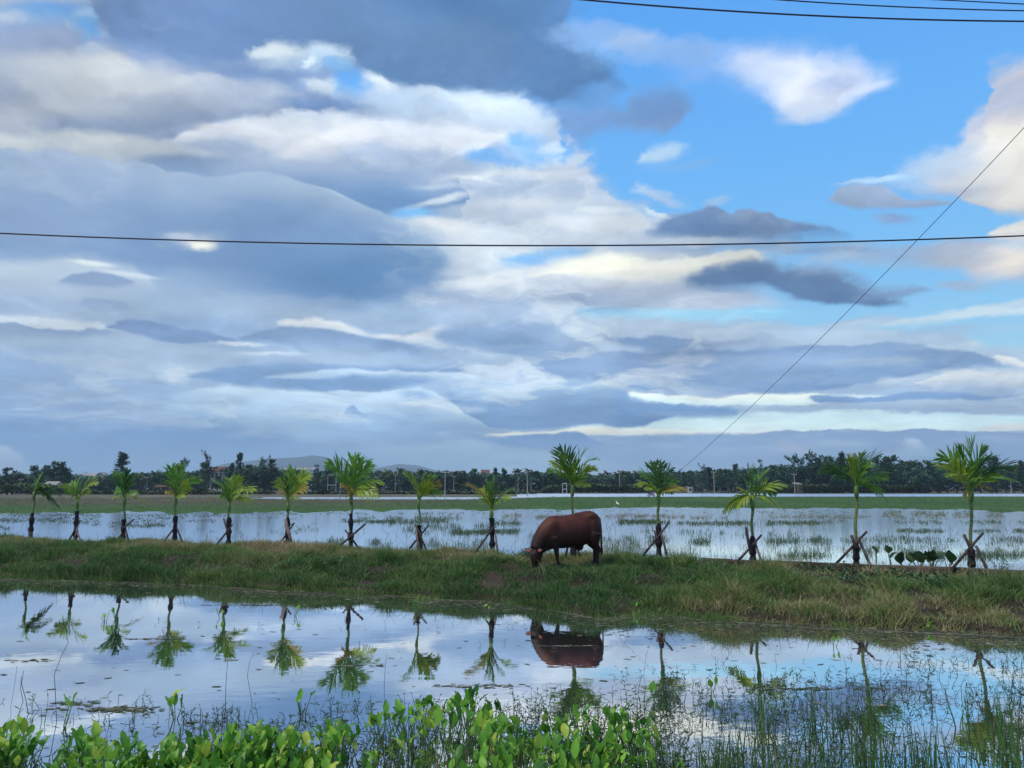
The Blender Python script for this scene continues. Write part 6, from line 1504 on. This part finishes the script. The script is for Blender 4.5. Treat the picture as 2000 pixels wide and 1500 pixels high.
# the dense bed along the near edge
rng = np.random.default_rng(23); lm, sm, tints = MB(), MB(), []
top_py = [(-80, 1412), (0, 1405), (60, 1412), (110, 1440), (170, 1402), (230, 1400), (270, 1430), (330, 1425), (400, 1408), (520, 1402), (620, 1400), (660, 1375), (700, 1345), (860, 1345), (940, 1350), (1000, 1372), (1080, 1360), (1130, 1342), (1200, 1348), (1260, 1385), (1300, 1410), (1360, 1440), (1420, 1480), (1500, 1512), (2100, 1530)]
cnt = 0
for _ in range(6000):
    px = rng.uniform(-120, 1480); D = rng.uniform(5.7, 8.6); X = at(px, 1400, D).x
    h = rng.uniform(.14, .38)
    # height of the leaf tops in the picture must stay under the outline of the bed
    zt = h + .14; py_top = 750 - F * ((-D * sin(PITCH) + (zt - CAM_H) * cos(PITCH)) / (D * cos(PITCH) + (zt - CAM_H) * sin(PITCH)))
    lim = np.interp(px, *zip(*top_py))
    lim = lim + 40 * (n2(X, D * .3, 1.7, 64) - .55)
    if py_top < lim or py_top > lim + 150: continue
    dens = n2(X, D, 1.1, 60); 
    if dens < (.30 if px < 640 else .45) and rng.random() < .93: continue
    if rng.random() > np.interp(px, [0, 640, 700, 1250, 1300, 1450], [.34, .34, .13, .12, .08, .05]): continue
    water_plant(X, D, int(rng.integers(3, 6)), h, rng.uniform(.11, .18), rng, lm, tints, sm, .13); cnt += 1
bed = empty("water_plant_bed", (0, 7, 0)); tag(bed, kind='stuff')
o = finish_leaves("leaves", lm, tints); o.parent = bed; o.matrix_parent_inverse = Matrix.Translation((0, -7, 0)); tag(o, kind='stuff')
o = sm.build("stalks", m_pet); o.parent = bed; o.matrix_parent_inverse = Matrix.Translation((0, -7, 0)); tag(o, kind='stuff')
print("bed plants", cnt)

# plants that stand apart
SOLO = [(342, 1405, 5, .22, .17, "broad-leaved water plant with upright leaves standing apart above the left bed"),
        (122, 1425, 3, .20, .15, "two-leaved water plant rising above the gap in the bed at left"), (590, 1398, 4, .20, .16, "water plant with four leaves in front of the sixth palm's reflection"),
        (1286, 1372, 3, .14, .15, "three-leaved water plant in open water right of the cow's reflection"), (1390, 1352, 2, .12, .13, "small water plant below the twelfth palm's reflection"),
        (1628, 1262, 3, .14, .11, "bright green floating sprout below the thirteenth young palm"), (1815, 1232, 3, .1, .10, "bright green sprout at the bank foot between the last two palms"),
        (1245, 1196, 4, .12, .13, "bright yellow-green leafy sprout at the bank foot right of the cow"), (955, 1196, 3, .14, .12, "leafy sprout at the bank foot below the ninth young palm"),
        (815, 1192, 4, .14, .12, "wide leafy sprout at the bank foot below the eighth young palm"), (575, 1203, 4, .15, .12, "bushy sprout in the water below the sixth young palm"),
        (432, 1207, 2, .14, .12, "thin sprout in the water left of the fifth palm's reflection"), (205, 1215, 4, .12, .11, "low sprout between the second and third palm reflections"),
        (228, 1210, 2, .16, .12, "upright sprout touching the third palm's reflection")]
for k, (px, py, n, h, s, lab) in enumerate(SOLO):
    rng = np.random.default_rng(300 + k); p = on(px, py, 0); root = empty("water_plant", p); lm, sm, tints = MB(), MB(), []
    water_plant(0, 0, n, h, s, rng, lm, tints, sm, .10)
    finish_leaves("leaves", lm, tints, root); sm.build("stalk", m_pet, root); tag(root, lab, "plant", "water plants standing apart in the pond")

# taro plants on the far side of the channel wall
m_taro = leaf_mat("taro_leaves", [(0, (0.02, 0.05, 0.018)), (1, (0.05, 0.10, 0.03))], .5, .25)
TARO = [(1712, 1118, .42, 3, .17, "small taro plant with a round bud-like leaf right of the thirteenth palm"), (1742, 1119, .48, 3, .2, "tall taro plant with a single raised round leaf"), (1768, 1119, .24, 6, .24, "low wide taro clump, leftmost of the dense dark ones"),
        (1797, 1120, .30, 6, .25, "dark taro clump in the middle of the row of taro plants"), (1822, 1120, .32, 7, .27, "largest dark taro clump with overlapping leaves"), (1852, 1121, .26, 4, .28, "taro plant with one pointed leaf, nearest the last young palm")]
for k, (px, py, h, n, s, lab) in enumerate(TARO):
    rng = np.random.default_rng(400 + k); D = row_y(at(px, py, 19).x) + .25; D = row_y(at(px, py, D).x) + .25; p = at(px, py, D); p.z = .5
    root = empty("taro_plant", p); lm, sm, tints = MB(), MB(), []
    for q in range(n):
        a = rng.uniform(0, 2 * pi); r = rng.uniform(.05, .22); hh = h * rng.uniform(.6, 1.1)
        top = Vector((cos(a) * r, sin(a) * r * .6, hh)); sm.tube([(0, 0, -.15), top * .5 + Vector((0, 0, .03)), top], [.014, .011, .007], 5)
        c = paddle(lm, (0, 0, 0), top, s * rng.uniform(.8, 1.15), rng, .95); tints += [float(rng.random())] * c
    me = lm.mesh("leaves", m_taro, True); at_ = me.attributes.new('tint', 'FLOAT', 'POINT'); at_.data.foreach_set('value', np.array(tints, np.float32)); link("leaves", me, root)
    sm.build("stalk", m_pet, root); tag(root, lab, "plant", "taro plants behind the channel wall")
# small shrub at the far right of the crest
rng = np.random.default_rng(9); p = at(1952, 1118, row_y(at(1952, 1118, 17.8).x) + .2); p.z = .5; root = empty("shrub", p); mb = MB()
C_ = []
for k in range(11):
    a = rng.uniform(0, 2 * pi); e = Vector((cos(a) * rng.uniform(.1, .45), sin(a) * .25, rng.uniform(.12, .42))); mb.tube([(0, 0, -.1), e * .5 + Vector((0, 0, .05)), e], [.008, .006, .003], 4)
    for j in range(14): C_.append(tuple(e * rng.uniform(.4, 1.05) + Vector(rng.normal(0, .035, 3))))
mb.build("stems", m_bark, root); link("leaves", leaf_mesh("leaves", np.array(C_), rng.uniform(.03, .055, len(C_)), rng, m_creeper), root)
tag(root, "small leafy shrub on the crest right of the last young palm", "shrub")

# ---- thin leafy stems, sedges and twigs of the right-hand and middle water
rng = np.random.default_rng(31)
def weed_stem(sv, lv, x, y, h, lean, rng, leafn, leafs, tint):
    a = rng.uniform(0, 2 * pi); n = 6; p = np.array([x, y, -.05]); d = np.array([cos(a) * lean, sin(a) * lean, 1.0]); d /= np.linalg.norm(d); pts = [p.copy()]
    for k in range(n):
        d = d + rng.normal(0, .16, 3) * (1 if k else .3); d[2] = max(d[2], .15); d /= np.linalg.norm(d); p = p + d * h / n; pts.append(p.copy())
    pts = np.array(pts); r = .0032
    sv[0].append(pts); sv[1].append(tint)
    for k in range(leafn):
        f = rng.uniform(.25, 1.0) * n; i = min(int(f), n - 1); q = pts[i] + (pts[i + 1] - pts[i]) * (f - i)
        if q[2] < .01: continue
        lv[0].append(q); lv[1].append(leafs * rng.uniform(.6, 1.2)); lv[2].append(tint)
def stems_mesh(pts_list, rad, tints):
    A = np.array(pts_list); n, m, _ = A.shape       # triangular section tubes
    V = np.zeros((n, m, 3, 3)); rr = np.linspace(1.15, .55, m)[None, :, None] * (rad[:, None, None] if hasattr(rad, 'shape') else rad)
    for k in range(3):
        V[:, :, k, :] = A + np.array([cos(2 * pi * k / 3), sin(2 * pi * k / 3), 0])[None, None, :] * rr
    b = np.arange(n)[:, None] * m * 3; Fq = np.concatenate([b + np.array([[i * 3 + k, i * 3 + (k + 1) % 3, i * 3 + 3 + (k + 1) % 3, i * 3 + 3 + k]]) for i in range(m - 1) for k in range(3)], 0)
    return V.reshape(-1, 3), Fq, np.repeat(np.array(tints), m * 3)
sv, lv = ([], []), ([], [], [])
ZN = [  # px0, px1, depth0, depth1, count, h0, h1, leaves
 (1280, 2080, 6.0, 8.4, 720, .15, .52, 6), (1340, 2080, 8.2, 10.0, 330, .12, .36, 5), (1200, 1700, 8.6, 11.0, 130, .08, .24, 5), (1650, 2050, 9.5, 11.8, 150, .10, .28, 5),
 (990, 1330, 6.8, 9.3, 420, .12, .36, 6), (620, 1000, 7.0, 9.2, 330, .08, .28, 5), (360, 620, 7.6, 8.8, 190, .08, .24, 5), (0, 360, 7.4, 9.5, 90, .06, .22, 4), (640, 1300, 6.2, 8.0, 260, .2, .45, 6), (-80, 640, 6.1, 7.4, 150, .12, .34, 6),
 (200, 480, 12.5, 15.0, 26, .05, .15, 3), (500, 1100, 12.5, 15.5, 60, .05, .18, 3), (1400, 2000, 9.4, 11.5, 80, .1, .25, 4)]
for x0, x1, d0, d1, cnt, h0, h1, nl in ZN:
    for _ in range(cnt):
        px = rng.uniform(x0, x1); D = rng.uniform(d0, d1); X = at(px, 1300, D).x
        if n2(X, D, 1.5, 71) < .34 and rng.random() < .8: continue
        if D > float(edge_y(X)) - .6: continue
        weed_stem(sv, lv, X, D, rng.uniform(h0, h1), rng.uniform(0, .7), rng, nl, .075, float(np.clip(rng.normal(.35, .25), 0, 1)))
V, Fq, T = stems_mesh(sv[0], np.random.default_rng(1).uniform(.0022, .0042, len(sv[0])), sv[1])
tag(link("pond_weed_stems", mesh_np("pond_weed_stems", V, Fq, m_weed, {'tint': T})), kind='stuff')
tag(link("pond_weed_leaves", leaf_mesh("pond_weed_leaves", np.array(lv[0]), np.array(lv[1]), rng, m_weed, np.array(lv[2]), .35, .17)), kind='stuff')

# upright sedge and reed blades at the right and in the middle of the near edge
B_, H_, W_, T_, L_ = [], [], [], [], []
for x0, x1, d0, d1, cnt, h0, h1, ti in [(1330, 2080, 5.9, 7.4, 480, .30, .80, .45), (1240, 1500, 6.0, 7.4, 110, .3, .65, .5), (840, 1100, 6.0, 7.0, 90, .3, .62, .75), (1480, 2060, 7.4, 8.6, 90, .3, .75, .4), (640, 840, 6.0, 6.8, 30, .25, .45, .6)]:
    nc = max(cnt // 6, 1)
    for _ in range(nc):
        px = rng.uniform(x0, x1); D = rng.uniform(d0, d1); X = at(px, 1450, D).x; m_ = int(rng.integers(3, 9)); q = rng.normal(0, .05, (m_, 2)); H = rng.uniform(h0, h1)
        B_.append(np.stack([X + q[:, 0], D + q[:, 1], np.full(m_, -.05)], 1)); H_.append(H * rng.uniform(.5, 1.1, m_)); W_.append(rng.uniform(.007, .014, m_)); T_.append(np.clip(rng.normal(ti, .2, m_), 0, 1)); L_.append(np.abs(rng.normal(.08, .16, m_)))
V, Fq, T = blades(np.concatenate(B_), np.concatenate(H_), np.concatenate(W_), np.concatenate(L_), np.concatenate(T_), rng, 5)
m_reed = leaf_mat("reed_blades", [(0, (0.02, 0.05, 0.012)), (0.5, (0.055, 0.14, 0.025)), (0.75, (0.10, 0.16, 0.03)), (0.92, (0.22, 0.17, 0.06)), (1, (0.25, 0.15, 0.07))], .5, .25)
tag(link("reeds", mesh_np("reeds", V, Fq, m_reed, {'tint': T})), kind='stuff')

# single long dry stems standing in the open left water
m_twig = pmat("dry_stem", (0.03, 0.026, 0.02), (0.07, 0.06, 0.045), 10, .9)
STEMS = [([(112, 1410), (108, 1350), (106, 1318), (120, 1280), (134, 1254), (128, 1246)], 8.2, .006, "long bent dry stem curving right at its tip in the left water"), ([(58, 1395), (50, 1365), (42, 1335), (46, 1310)], 8.4, .007, "thick curved dark stem, right one of the pair at far left"),
         ([(48, 1370), (40, 1345), (42, 1322)], 8.5, .006, "thin curved dark stem at far left"), ([(440, 1392), (441, 1340), (445, 1283)], 8.3, .006, "tall straight dry stem between fourth and fifth palm reflections"),
         ([(262, 1425), (264, 1372), (273, 1360), (284, 1356)], 8.0, .004, "forked twig above the middle of the left bed"), ([(495, 1375), (483, 1320), (488, 1290), (497, 1276)], 8.6, .005, "bent stem near the fifth palm's reflection"),
         ([(750, 1340), (752, 1310), (755, 1278)], 8.9, .005, "short upright stem right of the seventh palm's reflection"), ([(1256, 1320), (1262, 1280), (1273, 1246)], 9.8, .004, "slender leaning stem crossing the eleventh palm's reflection"),
         ([(1395, 1340), (1400, 1300), (1403, 1285)], 9.6, .004, "straight slim stem right of the eleventh palm's reflection"), ([(20, 1380), (28, 1340), (34, 1300), (28, 1322)], 8.6, .003, "hair-thin looped stem at the left edge")]
for pts, D, r, lab in STEMS:
    f = on(*pts[0], 0); P3 = [at(x, y, f.y) for x, y in pts]; P3[0].z = -.06
    tag(MB().tube(P3, [r * .6 * (1 - .5 * k / len(P3)) for k in range(len(P3))], 5).build("dry_stem", m_twig), lab, "plant stem", "dry stems standing in the pond")
# ------------------------------------------------------------------ haze
hb = MB().box(-6500, 6500, -300, 7700, -2.0, 262)
m_hz = bpy.data.materials.new("haze_air"); m_hz.use_nodes = True; nt = m_hz.node_tree; nt.nodes.clear()
pv = nt.nodes.new('ShaderNodeVolumePrincipled'); pv.inputs['Color'].default_value = (0.66, 0.86, 1.0, 1); pv.inputs['Density'].default_value = 0.00018; pv.inputs['Anisotropy'].default_value = 0.2
out = nt.nodes.new('ShaderNodeOutputMaterial'); nt.links.new(pv.outputs[0], out.inputs['Volume'])
hz = hb.build("haze", m_hz); tag(hz, kind='stuff')
